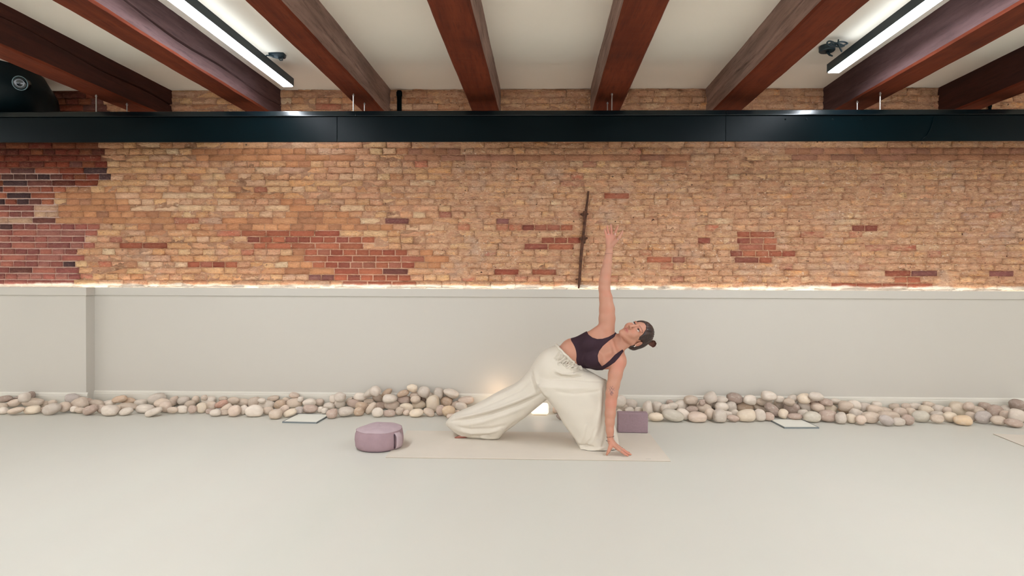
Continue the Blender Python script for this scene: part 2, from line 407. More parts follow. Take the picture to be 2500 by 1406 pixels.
def beam(xa, xb, left_m, right_m, seed, label, crack=True):
    r = random.Random(seed); n = 150; ys = [-1.5 + i*(7.05/n) for i in range(n+1)]
    bm = bmesh.new(); rings = []
    ph = [r.uniform(0, 6) for _ in range(8)]
    for i, y in enumerate(ys):
        w = lambda k, a: a*(math.sin(y*1.7+ph[k])+.6*math.sin(y*4.3+ph[k]*2)+.4*math.sin(y*11+ph[k]*3))/2 + r.uniform(-a, a)*.15
        gz = ZB+.14+.035*math.sin(y*1.1+ph[6])+.012*math.sin(y*5+ph[7])
        g = (.010+.012*max(0, math.sin(y*1.9+ph[5]))) if crack else 0.0
        pts = [(xa+.012+w(0, .004), ZB+w(1, .004)), (xb-.012+w(2, .004), ZB+w(3, .004)), (xb+w(4, .003), ZB+.014+w(4, .004)), (xb+w(5, .004), ZB+.07),
               (xb+w(6, .004), gz-.008), (xb-g, gz), (xb+w(0, .004), gz+.008), (xb+w(1, .004), ZB+.22), (xb+w(7, .006), CEIL_Z+.02),
               (xa+w(3, .006), CEIL_Z+.02), (xa+w(1, .004), ZB+.22), (xa+w(2, .004), gz+.010), (xa+g, gz+.002), (xa+w(6, .004), gz-.006), (xa+w(5, .004), ZB+.07), (xa+w(0, .003), ZB+.014)]
        rings.append([bm.verts.new(frame_pt(x, y, z)) for x, z in pts])
    m_ = len(rings[0])
    for A, B in zip(rings, rings[1:]):
        for k in range(m_):
            f = bm.faces.new((A[k], A[(k+1) % m_], B[(k+1) % m_], B[k]))
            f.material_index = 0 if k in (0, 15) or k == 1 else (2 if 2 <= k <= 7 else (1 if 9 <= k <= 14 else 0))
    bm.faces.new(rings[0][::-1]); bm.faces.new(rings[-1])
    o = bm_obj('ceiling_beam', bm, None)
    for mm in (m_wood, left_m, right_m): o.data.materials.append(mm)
    return tag(o, label, 'beam', 'rough timber beams under the ceiling')
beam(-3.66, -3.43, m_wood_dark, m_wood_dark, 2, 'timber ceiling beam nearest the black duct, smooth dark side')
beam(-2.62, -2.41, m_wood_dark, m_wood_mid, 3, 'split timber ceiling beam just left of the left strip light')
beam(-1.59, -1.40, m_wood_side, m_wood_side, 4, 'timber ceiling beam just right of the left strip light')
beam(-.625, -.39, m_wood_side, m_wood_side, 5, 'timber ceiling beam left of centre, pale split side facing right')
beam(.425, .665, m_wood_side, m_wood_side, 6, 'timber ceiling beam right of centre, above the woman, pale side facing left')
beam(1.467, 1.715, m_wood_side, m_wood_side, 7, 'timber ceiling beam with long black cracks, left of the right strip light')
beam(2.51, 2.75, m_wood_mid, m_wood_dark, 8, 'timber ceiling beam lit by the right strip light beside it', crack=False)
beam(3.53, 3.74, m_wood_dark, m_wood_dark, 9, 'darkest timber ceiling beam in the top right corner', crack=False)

# ------------------------------------------------------------------ black steel beam with its hanger rods
m_steel = simple('blue_black_paint', (1, 11, 14), rough=.30, noise=.2, nscale=3, bump=.04, bscale=35, spec=.08)
m_flange = simple('blue_black_flange', (3, 14, 18), rough=.25, noise=.2, nscale=3, spec=.4)
Ys = 4.60
zt, zbm = at(1250, 270, Ys).z, at(1250, 345.5, Ys).z
t = empty('steel_beam', (0, Ys+.14, zbm), 'long blue-black steel beam hung across the brick wall', 'steel beam')
def steel(name, x0, x1):
    bm = bmesh.new()
    prof = [(0, zbm), (0, zt-.044), (.29, zt-.044), (.29, zbm+.085), (.016, zbm+.085), (.016, zbm)] if name == 'web' else [(-.014, zt-.043), (-.013, zt-.036), (-.004, zt-.004), (0, zt), (.29, zt), (.29, zt-.043)]
    A = [bm.verts.new((x0, Ys+y, z)) for y, z in prof]; B = [bm.verts.new((x1, Ys+y, z)) for y, z in prof]; n = len(prof)
    for i in range(n): bm.faces.new((A[i], A[(i+1) % n], B[(i+1) % n], B[i]))
    bm.faces.new(A[::-1]); bm.faces.new(B)
    return bm_obj(name, bm, m_steel if name == 'web' else m_flange, t, bevel=.002)
seam = at(823, 300, Ys).x; seam2 = at(1772, 272, Ys).x
steel('top_flange', X0, at(868, 272, Ys).x-.001); steel('top_flange', at(868, 272, Ys).x+.001, seam2-.001); steel('top_flange', seam2+.001, X1); steel('web', X0, seam-.001); steel('web', seam+.001, seam2-.001); steel('web', seam2+.001, X1)
bm = bmesh.new(); cz = [at(x, y, Ys-.004) for x, y in ((2279,285),(2277,300),(2272,315),(2263,330),(2248,344))]; tube(bm, cz, .003, 8)
bm_obj('cable', bm, m_steel, t, smooth=True)
m_rod = simple('galvanised_steel', (176, 170, 164), rough=.35, metal=.8)
def rod(px, py_top, Yr):
    p = at(px, py_top, Yr); bm = bmesh.new()
    tube(bm, [(p.x, Yr, zt-.01), (p.x, Yr, ZB+.02)], .0050 if Yr < 4.8 else .0045, 10); tube(bm, [(p.x, Yr, ZB-.016), (p.x, Yr, ZB-.006)], .009, 6)
    bm_obj('hanger_rod', bm, m_rod, t, smooth=False)
for px in (235, 863, 1494, 2149): rod(px, 228, 4.635)
for px in (310, 890, 1483, 2093): rod(px, 255, 4.86)
bm = bmesh.new()
for px in (1918, 1969, 2033, 2101):
    p = at(px, 291, Ys-.002); 
    ret = bmesh.ops.create_icosphere(bm, subdivisions=2, radius=.007, matrix=Matrix.Translation(p) @ Matrix.Diagonal((1, .5, 1, 1)))
bm_obj('rivets', bm, m_steel, t, smooth=True)

for px_, y0_, y1_, r_, lb in ((975, 222, 276, .022, 'short black pipe on the brick beside the third wooden beam end'), (2417, 250, 276, .012, 'short black pipe stub on the brick at the upper right')):
    bm = bmesh.new(); p_ = at(px_, y0_, Y_WALL-.03); q_ = at(px_, y1_, Y_WALL-.03); tube(bm, [(p_.x, p_.y, p_.z), (p_.x, p_.y, q_.z-.12)], r_, 14)
    tube(bm, [(p_.x, p_.y, p_.z-.012), (p_.x, p_.y, p_.z-.045)], r_*1.25, 14); tag(bm_obj('black_pipe', bm, m_steel, smooth=False), lb, 'pipe', 'black pipes above the steel beam')
# ------------------------------------------------------------------ black duct at the left edge
m_duct = simple('black_duct_paint', (10, 24, 28), rough=.42, noise=.2, nscale=4, spec=.2)
t = empty('air_duct', (-4.4, 4.7, 2.2), 'fat black rounded air duct above the steel beam at the left edge', 'air duct')
bm = bmesh.new()
pts = [at(x, y, Y) for x, y, Y in ((-620, 150, 4.50), (-300, 160, 4.54), (-150, 168, 4.58), (-60, 184, 4.64), (0, 205, 4.76), (42, 232, 4.90), (66, 262, 5.0), (80, 300, 5.06), (84, 330, 5.08))]
tube(bm, pts, [.26, .26, .26, .26, .258, .25, .235, .21, .19], 40)
bm_obj('duct_body', bm, m_duct, t, smooth=True)
p = at(49, 203, 4.50); dn = Vector((.42, -.88, -.22)).normalized(); e1 = dn.cross(Vector((0, 0, 1))).normalized(); e2 = e1.cross(dn)
m_ring = simple('brushed_ring', (96, 114, 118), rough=.3, metal=.6)
bm = bmesh.new(); tube(bm, [p+e1*(.048*math.cos(a))+e2*(.052*math.sin(a)) for a in [i*math.pi/16 for i in range(32)]], .0042, 8, closed=True)
bm_obj('spotlight_ring', bm, m_ring, t, smooth=True)
bm = bmesh.new(); rr = lathe(bm, [(.001, .004), (.02, .006), (.034, .012), (.046, 0), (.048, -.03), (.048, -.09), (.001, -.09)], 32)
for v in bm.verts: v.co = p + e1*v.co.x + e2*v.co.y + dn*v.co.z
bm_obj('spotlight', bm, simple('dark_glass', (18, 30, 36), rough=.12, spec=.8), t, smooth=True)

# ------------------------------------------------------------------ strip lights
m_hous = simple('black_aluminium', (30, 50, 60), rough=.42)
m_diff = glow('cool_diffuser', (240, 246, 254), 46.0)
LZ = CAM_H+1.60
m_ceiling_fill = glow('cool_ceiling_fill', (236, 247, 254), 1.6)  # glow of the added panel that lifts the ceiling brightness
def canopy(t, c, dx):
    bm = bmesh.new(); lathe(bm, [(.001, 0), (.050, 0), (.055, .006), (.055, .036), (.048, .0415), (.001, .0415)], 36, (c.x, c.y, CEIL_Z-.042))
    bm_obj('canopy', bm, m_hous, t, smooth=False)
def strip_light(X, Yend, length, label, group='long linear strip lights', rods=True):
    t = empty('strip_light', frame_pt(X, Yend, LZ), label, 'strip light', group)
    w, h = .046, .062
    def bxf(bm, x0, x1, y0, y1, z0, z1):
        vs = box(bm, x0, x1, y0, y1, z0, z1)
        for v in vs: v.co = frame_pt(*v.co)
    bm = bmesh.new()
    bxf(bm, X-w, X-w+.005, Yend-length, Yend, LZ, LZ+h); bxf(bm, X+w-.005, X+w, Yend-length, Yend, LZ, LZ+h); bxf(bm, X-w, X+w, Yend-length, Yend, LZ+h-.006, LZ+h)
    bxf(bm, X-w, X+w, Yend-.006, Yend, LZ, LZ+h-.006); bxf(bm, X-w, X+w, Yend-length, Yend-length+.006, LZ, LZ+h-.006)
    bm_obj('housing', bm, m_hous, t)
    bm = bmesh.new(); bxf(bm, X-w+.006, X+w-.006, Yend-length+.008, Yend-.008, LZ-.006, LZ+.012)
    bm_obj('diffuser', bm, m_diff, t)
    m_up = m_ceiling_fill
    bm = bmesh.new(); bxf(bm, X-w+.012, X+w-.012, Yend-length+.02, Yend-.25, LZ+h, LZ+h+.004); bm_obj('ceiling_fill_panel', bm, m_up, t)  # unseen glowing panel, added on top of the housing to brighten the ceiling
    if rods:
        for yy in (Yend-.15, Yend-length+.15):
            bm = bmesh.new(); tube(bm, [frame_pt(X, yy, LZ+h-.002), frame_pt(X, yy, CEIL_Z-.0005)], .004, 8); bm_obj('suspension_rod', bm, m_hous, t)
            canopy(t, frame_pt(X, yy, 0), 0)
    return t
def canopy(t, c, dx):
    bm = bmesh.new(); lathe(bm, [(.001, 0), (.050, 0), (.055, .006), (.055, .036), (.048, .040), (.001, .040)], 36, (c.x, c.y, CEIL_Z-.042))
    bm_obj('canopy', bm, m_hous, t, smooth=False)
L1 = strip_light(-2.10, 4.74, 3.6, 'long glowing strip light hung at the upper left', rods=False)
L2 = strip_light(2.20, 4.60, 3.6, 'long glowing strip light hung at the upper right', rods=False)
# power cords and canopies
zc_ = CEIL_Z-.03
c2 = on_z(2019, 122, CEIL_Z-.03); canopy(L2, c2, 1)
bm = bmesh.new(); q = at(2022, 150, c2.y-.05); tube(bm, [(c2.x, c2.y, CEIL_Z-.04), (c2.x+.01, c2.y-.02, CEIL_Z-.075), (c2.x+.02, c2.y-.04, LZ+.06)], [.012, .007, .005], 10); bm_obj('stem', bm, m_hous, L2, smooth=True)
def loop_pts(cx, cy, a, b_, ang, Yp, n=28, s=0, e=2*math.pi):
    out = []
    for i in range(n):
        k = s+(e-s)*i/(n-1); x = a*math.cos(k); y = b_*math.sin(k)
        p = at(cx+x*math.cos(ang)-y*math.sin(ang), cy+x*math.sin(ang)+y*math.cos(ang), Yp); out.append((p.x, Yp+.01*math.sin(k*1.3), p.z))
    return out
for (cx, cy, a, b_, ang) in ((2030, 106, 12, 4.5, .1), (2056, 106, 14, 4, -.1), (2044, 109, 18, 3.2, 0.12)):
    bm = bmesh.new(); tube(bm, loop_pts(cx, cy, a, b_, ang, 4.25), .0055, 8, closed=False); bm_obj('cord', bm, m_hous, L2, smooth=True)
bm = bmesh.new(); e_ = frame_pt(2.2, 4.1, LZ+.06)
tube(bm, [at(2047, 97, 4.25), at(2046, 108, 4.24), at(2050, 116, 4.22), at(2055, 126, 4.18)], .0055, 8); bm_obj('cord', bm, m_hous, L2, smooth=True)
c1 = on_z(676, 131, CEIL_Z-.03)
bm = bmesh.new(); a_, b2 = at(660, 128, 4.5), at(695, 134, 4.5)
tube(bm, [a_, at(668, 130, 4.5), at(680, 132, 4.5), b2], [.030, .034, .036, .030], 20); bm_obj('canopy', bm, m_hous, L1, smooth=True)
bm = bmesh.new(); box(bm, c1.x-.012, c1.x+.012, 4.49, 4.52, at(670, 128, 4.5).z, CEIL_Z); bm_obj('bracket', bm, m_hous, L1)
for pts in ([(634,118),(646,119),(656,116),(664,115),(672,121),(676,128)], [(634,119),(648,121),(660,125),(666,127)], [(648,138),(652,135),(660,136),(668,138)], [(680,141),(684,147),(689,147),(690,140)]):
    bm = bmesh.new(); tube(bm, [at(x, y, 4.48) for x, y in pts], .006, 8); bm_obj('cord', bm, m_hous, L1, smooth=True)
# unseen fittings out of the frame; those behind and right added to light the room
strip_light(-2.10, .6, 3.6, 'added strip light behind the camera, left row')
strip_light(2.20, .6, 3.6, 'added strip light behind the camera, right row')
strip_light(-6.4, 4.20, 3.6, 'strip light beyond the left edge of the photo')
strip_light(6.4, 4.60, 3.6, 'added unseen strip light beyond the right edge')
# ------------------------------------------------------------------ rusty iron bar on the brick
m_rust = simple('rusty_iron', (70, 44, 32), rough=.8, rgb2=(104, 66, 46), nscale=30, bump=.5, bscale=90, metal=.2)
Yr = Y_WALL-.045
t = empty('iron_tie_bar', at(1414, 700, Yr), 'rusty iron bar clamped upright on the brick wall beside the raised hand', 'iron bar')
bm = bmesh.new()
pp = [(1436.5,467),(1435,482),(1432,505),(1430,523),(1427.5,545),(1425,565),(1423,584),(1420,610),(1418,635),(1416,665),(1414.5,690),(1412.5,704)]
tube(bm, [at(x, y, Yr) for x, y in pp], [.010,.009,.011,.012,.013,.012,.014,.014,.013,.012,.012,.007], 8); bm_obj('bar', bm, m_rust, t)
for (cx, cy, s) in ((1427, 524, 1), (1425, 583, 1.05)):
    c = at(cx, cy, Yr); bm = bmesh.new()
    tube(bm, [c+Vector((-.034*s,.012,.006)), c+Vector((-.018,.0,.0)), c+Vector((.012,-.012,-.002)), c+Vector((.030*s,.012,.008))], [.008,.012,.014,.009], 8)
    tube(bm, [c+Vector((0,-.004,-.045)), c+Vector((0,-.006,-.01)), c+Vector((.003,-.006,.03))], [.012,.019,.014], 8)
    tube(bm, [c+Vector((-.022,-.02,.004)), c+Vector((-.022,.05,.004))], .008, 6); tube(bm, [c+Vector((.020,-.02,.006)), c+Vector((.020,.05,.006))], .008, 6)
    bm_obj('clamp', bm, m_rust, t)
c = at(1413, 682, Yr); bm = bmesh.new(); tube(bm, [c+Vector((-.028,.0,.0)), c+Vector((.022,.0,.004))], .007, 8)
tube(bm, [c+Vector((-.020,.0,.0)), c+Vector((-.020,.06,.0))], .008, 6); bm_obj('bolt', bm, m_rust, t)

# ------------------------------------------------------------------ yoga mats
m_mat = simple('beige_rubber_mat', (209, 199, 184), rough=.8, noise=.02, nscale=6, bump=.15, bscale=400)
m_mat_edge = simple('mat_underside', (168, 154, 134), rough=.8)
def mat(corners, label, logo=None):
    c = sum(corners, Vector())/4; t = empty('yoga_mat', (c.x, c.y, 0), label, 'yoga mat', 'beige yoga mats')
    bm = bmesh.new(); T = [bm.verts.new((p.x, p.y, .0055)) for p in corners]; M = [bm.verts.new((p.x, p.y, .0032)) for p in corners]
    bm.faces.new(T)
    for i in range(4): bm.faces.new((M[i], M[(i+1) % 4], T[(i+1) % 4], T[i]))
    bm.faces.new(M[::-1]); bm_obj('top_layer', bm, m_mat, t)
    bm = bmesh.new(); s = .998
    T = [bm.verts.new((c.x+(p.x-c.x)*s, c.y+(p.y-c.y)*s, .0032)) for p in corners]; B = [bm.verts.new((c.x+(p.x-c.x)*s, c.y+(p.y-c.y)*s, .0003)) for p in corners]
    bm.faces.new(T); bm.faces.new(B[::-1])
    for i in range(4): bm.faces.new((B[i], B[(i+1) % 4], T[(i+1) % 4], T[i]))
    bm_obj('bottom_layer', bm, m_mat_edge, t)
    return t
fl, fr = on_floor(941, 1117.5), on_floor(1638, 1127)
d = (fr-fl).normalized(); nrm = Vector((-d.y, d.x, 0)); wid = .67
mt = mat([fl, fr, fr+nrm*wid, fl+nrm*wid], 'long beige yoga mat under the woman')
m_logo = simple('grey_print', (176, 170, 158), rough=.8)
bm = bmesh.new(); lc = on_floor(1583, 1122.2)
def lp(u, v): return lc + d*u + nrm*v + Vector((0, 0, .0058))
for k, (u, w) in enumerate([(-.016,.005),(-.009,.004),(-.003,.005),(.004,.004),(.010,.005)]):
    vs = [bm.verts.new(lp(u+a, b_)) for a, b_ in ((0,-.004),(w,-.004),(w,.004),(0,.004))]; bm.faces.new(vs)
    e = bmesh.ops.extrude_face_region(bm, geom=list(bm.faces)[-1:]); bmesh.ops.translate(bm, verts=[v for v in e['geom'] if isinstance(v, bmesh.types.BMVert)], vec=(0,0,.0003))
bm_obj('logo_print', bm, m_logo, mt)
bl = on_floor(2424, 1060); e2 = on_floor(2500, 1090.5); dd = (e2-bl).normalized(); n2 = Vector((-dd.y, dd.x, 0))
mat([bl, bl+dd*1.8, bl+dd*1.8+n2*.67, bl+n2*.67], 'second yoga mat, cut off by the right edge of the photo')

# ------------------------------------------------------------------ floor hatches
m_white = simple('white_lid', (226, 224, 212), rough=.5)
m_gmet = simple('grey_metal_rim', (120, 126, 126), rough=.4, metal=.3)
def hatch(fl, fr, dx, label):
    fl, fr = on_floor(*fl), on_floor(*fr); d = (fr-fl); s = d.length; d.normalize(); n = Vector((-d.y, d.x, 0)); n = (n + d*dx).normalized()
    c = fl+d*s/2+n*s/2; t = empty('floor_hatch', (c.x, c.y, 0), label, 'floor hatch', 'square white floor hatches')
    def sq(bm, a, b_, z0, z1, hole=None):
        P = lambda u, v, z: c+d*u+n*v+Vector((0,0,z))
        o = [(-a,-a),(a,-a),(a,a),(-a,a)]
        if hole is None:
            T = [bm.verts.new(P(u,v,z1)) for u,v in o]; B = [bm.verts.new(P(u,v,z0)) for u,v in o]; bm.faces.new(T); bm.faces.new(B[::-1])
            for i in range(4): bm.faces.new((B[i],B[(i+1)%4],T[(i+1)%4],T[i]))
        else:
            i_ = [(u*hole/a, v*hole/a) for u, v in o]
            T = [bm.verts.new(P(u,v,z1)) for u,v in o]; B = [bm.verts.new(P(u,v,z0)) for u,v in o]; TI = [bm.verts.new(P(u,v,z1)) for u,v in i_]; BI = [bm.verts.new(P(u,v,z0)) for u,v in i_]
            for i in range(4):
                j = (i+1)%4; bm.faces.new((B[i],B[j],T[j],T[i])); bm.faces.new((T[i],T[j],TI[j],TI[i])); bm.faces.new((TI[i],TI[j],BI[j],BI[i])); bm.faces.new((BI[i],BI[j],B[j],B[i]))
    bm = bmesh.new(); sq(bm, s/2, 0, 0, .012, s/2-.007); bm_obj('rim', bm, m_gmet, t)
    bm = bmesh.new(); sq(bm, s/2-.008, 0, 0, .011); bm_obj('lid', bm, m_white, t)
hatch((689, 1032.5), (773, 1034.5), 0, 'white square floor hatch with a grey rim, left of the purple cushion')
hatch((1915, 1046.5), (2000, 1046.5), 0, 'white square floor hatch with a grey rim, in front of the right stones')

# ------------------------------------------------------------------ meditation cushion
m_cush = simple('mauve_cotton', (176, 156, 159), rough=.95, noise=.05, nscale=20, bump=.25, bscale=300, spec=.15)
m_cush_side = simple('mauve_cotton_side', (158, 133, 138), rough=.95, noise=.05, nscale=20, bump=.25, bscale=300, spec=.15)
cc = on_floor(911, 1107); Rc = .161; cc = Vector((cc.x, cc.y+Rc, 0))
t = empty('meditation_cushion', cc, 'round mauve meditation cushion on the floor by the mat', 'cushion')
def wob(r, z, a):
    k = r/Rc; dz = 0; dr = 0
    e = math.exp(-((a-math.pi*.86)/.5)**2)         # dented back-left shoulder
    f = math.exp(-((a-math.pi*1.15)/.45)**2)
    if z > .09: dz -= .010*e*min(1, k*1.1)**2
    dr += -.003*e + .0022*math.sin(a*5+z*30)*k*.35 + .0035*f*math.sin(z*150)
    dz += .0015*math.sin(a*3+1)*(z/.14) + .001*math.sin(a*7)*k*(z > .05)
    return r+dr*k, z+dz
bm = bmesh.new()
prof = [(.001,.0005),(Rc-.030,.0005),(Rc-.012,.006),(Rc-.002,.020),(Rc+.001,.040),(Rc+.002,.062),(Rc+.001,.084),(Rc-.002,.104),(Rc-.005,.118),(Rc-.0095,.128)]
lathe(bm, prof, 96, disp=wob)
for v in bm.verts: v.co += cc
bm_obj('side_panel', bm, m_cush_side, t, smooth=True)
bm = bmesh.new(); prof = [(Rc-.0095,.1278),(Rc-.020,.136),(Rc-.040,.141),(Rc-.065,.147),(Rc-.10,.151),(Rc-.14,.153),(.001,.1535)]
lathe(bm, prof, 96, disp=wob)
for v in bm.verts: v.co += cc
bm_obj('top_panel', bm, m_cush, t, smooth=True)
def seam_ring(r, z, rad, name, mt_):
    bm = bmesh.new(); pts = []
    for k in range(96):
        a = 2*math.pi*k/96; rr, zz = wob(r, z, a); pts.append(cc+Vector((rr*math.cos(a), rr*math.sin(a), zz)))
    tube(bm, pts, rad, 6, closed=True); bm_obj(name, bm, mt_, t, smooth=True)
seam_ring(Rc-.0090, .128, .0026, 'piping', m_cush); seam_ring(Rc-.020, .004, .003, 'piping', simple('dark_piping', (86, 66, 84), rough=.9))
# carry strap standing off the right side
bm = bmesh.new(); a0 = math.radians(-37)
A_, B_ = [], []
prof = [(.118,.000),(.112,.008),(.098,.013),(.080,.015),(.060,.015),(.040,.014),(.024,.010),(.014,.003)]
for z, off in prof:
    row_ = []
    for a in (a0, a0+.12, a0+.24, a0+.36):
        r = Rc+.002+off - (.008 if z > .1 else 0); row_.append(bm.verts.new(cc+Vector((r*math.cos(a), r*math.sin(a), z))))
    A_.append(row_)
for p_, q_ in zip(A_, A_[1:]):
    for k in range(3): bm.faces.new((p_[k], p_[k+1], q_[k+1], q_[k]))
o = bm_obj('carry_strap', bm, m_cush, t, smooth=True); md = o.modifiers.new('thick', 'SOLIDIFY'); md.thickness = .004; md.offset = 0
bm = bmesh.new(); tube(bm, [cc+Vector(((Rc+.001)*math.cos(a0-.03), (Rc+.001)*math.sin(a0-.03), z)) for z in (.018, .04, .07, .1, .112)], .003, 8)
bm_obj('zip', bm, simple('dark_zip', (52, 26, 38), rough=.6), t, smooth=True)

# ------------------------------------------------------------------ yoga block
m_blk = simple('purple_foam', (150, 126, 132), rough=.9, noise=.05, nscale=60, bump=.3, bscale=260)
fl = on_floor(1508.5, 1056.5); fr = on_floor(1582, 1058); bm = bmesh.new(); hgt = .150
d = (fr-fl).normalized(); n = Vector((-d.y, d.x, 0)); M = Matrix((( d.x, n.x, 0, fl.x), (d.y, n.y, 0, fl.y), (0, 0, 1, 0), (0, 0, 0, 1)))
box(bm, 0, (fr-fl).length, 0, .076, .0005, hgt, M)
tag(bm_obj('yoga_block', bm, m_blk, bevel=.006, seg=3), 'dusty purple foam yoga block standing behind the supporting arm', 'yoga block')
# ------------------------------------------------------------------ lamps by the wall
m_lamp = glow('warm_lamp_paper', (255, 228, 194), .5)
m_lampb = simple('pale_wood_base', (214, 190, 160), rough=.6)
def lamp(px, py, w, h, strength_light, label):
    c = on_floor(px, py); t = empty('table_lamp', (c.x, c.y+.05, 0), label, 'lamp', 'small glowing lamps by the wall')
    bm = bmesh.new(); box(bm, c.x-w/2, c.x+w/2, c.y, c.y+.10, .006, h)
    bm_obj('lamp_shade', bm, m_lamp, t, smooth=True, bevel=.020, seg=5)
    bm = bmesh.new(); box(bm, c.x-w/2+.02, c.x+w/2-.02, c.y+.02, c.y+.08, 0, .008); bm_obj('base', bm, m_lampb, t)
    ld = bpy.data.lights.new('lamp_bulb', 'POINT'); ld.energy = strength_light; ld.color = (1.0, .70, .48); ld.shadow_soft_size = .03
    lo = bpy.data.objects.new('lamp_bulb', ld); COL.objects.link(lo); lo.location = (c.x, c.y+.11, h+.05)
    return t
lamp(1318, 1014.5, .150, .092, .15, 'small glowing lamp seen between her legs')
lamp(1212, 1010, .130, .110, .38, 'small lamp hidden behind her back leg, glowing on the wall')

# ------------------------------------------------------------------ stones
def seg_(ox, oy, s, rows): return [(ox+r[0]/s, oy+r[1]/s, r[2]/s, r[3]/s, r[4], r[5]) for r in rows]
SD = []
SD += seg_(0, 930, 5.952, [(80,260,100,50,-5,'d'),(235,245,45,16,-10,'d'),(355,240,68,70,0,'g'),(452,205,50,52,0,'d'),(40,360,70,45,5,'b'),(200,325,105,60,-20,'p'),(480,310,145,56,0,'b'),
 (45,430,62,50,0,'w'),(230,430,125,48,-15,'b'),(460,420,125,62,-3,'c'),(660,335,60,42,0,'b'),(765,310,60,36,0,'b'),(625,420,48,42,0,'p'),(760,405,118,78,-20,'g'),(945,375,85,75,0,'b'),
 (1060,255,100,66,20,'v'),(1150,350,120,90,-25,'b'),(1245,318,102,60,-20,'k'),(1080,410,52,45,0,'w'),(1155,427,65,42,0,'b'),(1315,415,102,62,-25,'k'),(1405,320,100,50,10,'b'),(1470,410,62,62,0,'p'),
 (1560,325,120,42,-10,'w'),(1600,425,110,75,0,'w'),(1740,262,105,50,-8,'t'),(1870,295,95,55,0,'t'),(1860,372,125,46,5,'b'),(1840,440,95,52,-15,'w'),(1700,400,50,50,0,'b'),(2045,310,80,42,0,'w'),
 (2290,250,112,72,-10,'g'),(2110,400,125,60,0,'w'),(2360,355,112,88,0,'b'),(2235,448,120,50,-22,'w')])
SD += seg_(400, 930, 5.952, [(25,370,82,80,0,'p'),(125,422,85,50,-5,'b'),(140,290,56,66,0,'p'),(270,412,80,60,0,'w'),(290,280,82,60,0,'g'),(380,335,75,52,-10,'b'),(420,410,60,60,0,'k'),(465,270,48,55,0,'b'),
 (550,392,76,78,0,'c'),(650,280,92,56,0,'w'),(590,240,40,38,0,'b'),(690,360,85,66,0,'b'),(835,340,100,58,-25,'r'),(660,440,48,36,0,'k'),(750,457,75,50,0,'w'),(860,262,60,36,0,'b'),(900,400,92,48,-30,'b'),
 (885,462,66,38,0,'b'),(1030,430,88,80,0,'p'),(1010,285,86,54,0,'b'),(1155,312,106,50,5,'b'),(965,345,45,40,0,'p'),(1160,420,70,62,-45,'w'),(1315,310,80,75,0,'b'),(1320,432,122,82,0,'w'),(1500,342,115,56,8,'w'),
 (1420,290,52,42,0,'w'),(1590,255,82,40,-10,'b'),(1690,340,80,68,0,'t'),(1510,432,80,54,0,'b'),(1620,478,92,68,0,'b'),(1745,420,80,54,-45,'p'),(1900,318,118,72,0,'b'),(1785,278,60,38,20,'b'),(1900,210,70,40,10,'p'),
 (1988,264,42,42,0,'w'),(1835,462,95,50,-20,'c'),(1960,425,60,52,0,'v'),(2120,310,88,52,0,'w'),(2125,402,114,60,0,'k'),(2255,312,70,54,-10,'p'),(2280,415,46,44,0,'w'),(2402,360,80,46,5,'w'),(2340,440,50,50,0,'g'),
 (2440,472,78,66,0,'k'),(2470,262,62,60,0,'w')])
SD += seg_(820, 900, 5.857, [(60,405,80,70,20,'g'),(60,505,80,60,0,'g'),(150,610,110,64,-5,'g'),(190,450,62,28,-35,'b'),(265,500,110,60,15,'k'),(370,545,90,68,20,'t'),(330,615,70,60,0,'t'),(350,400,100,60,0,'w'),
 (500,345,110,58,-35,'w'),(565,320,74,66,30,'g'),(472,470,76,42,-5,'b'),(600,418,82,58,20,'b'),(450,548,52,42,0,'p'),(500,565,98,46,-55,'b'),(640,522,80,56,10,'k'),(728,345,90,45,-35,'t'),(772,430,98,60,0,'w'),
 (600,622,84,68,0,'w'),(765,635,90,50,0,'k'),(800,522,108,64,5,'p'),(960,352,94,46,-20,'t'),(975,445,95,62,5,'k'),(1090,280,80,60,0,'c'),(1145,382,84,46,0,'p'),(1260,330,84,80,20,'g'),(1140,442,72,60,-10,'b'),
 (1250,438,36,36,0,'d'),(1010,560,95,64,0,'c'),(910,602,56,62,30,'b'),(1010,628,50,40,0,'p'),(1190,515,95,60,0,'c'),(1155,630,100,54,-5,'c'),(1332,622,84,50,30,'b'),(1385,500,88,115,0,'c'),(1350,402,60,60,-30,'w'),
 (1470,352,70,80,0,'g'),(1645,355,110,60,15,'w'),(1582,466,84,66,0,'t'),(1500,600,70,74,-20,'k'),(1612,605,94,78,0,'o'),(1710,518,56,54,0,'p'),(1790,542,84,60,5,'g'),(1860,450,112,56,0,'p'),(1740,628,42,36,0,'p'),(1660,682,74,34,0,'p')])
SD += [(1515,979,13,14,0,'w'),(1540,986,16,11,10,'g'),(1519,995,14,9,0,'b'),(1537,1001,12,8,0,'w'),(1559,1001,11,8,0,'w'),(1512,1007,7,8,0,'w'),(1358,1000,9,8,0,'p'),(1369,1017,11,7,25,'d')]
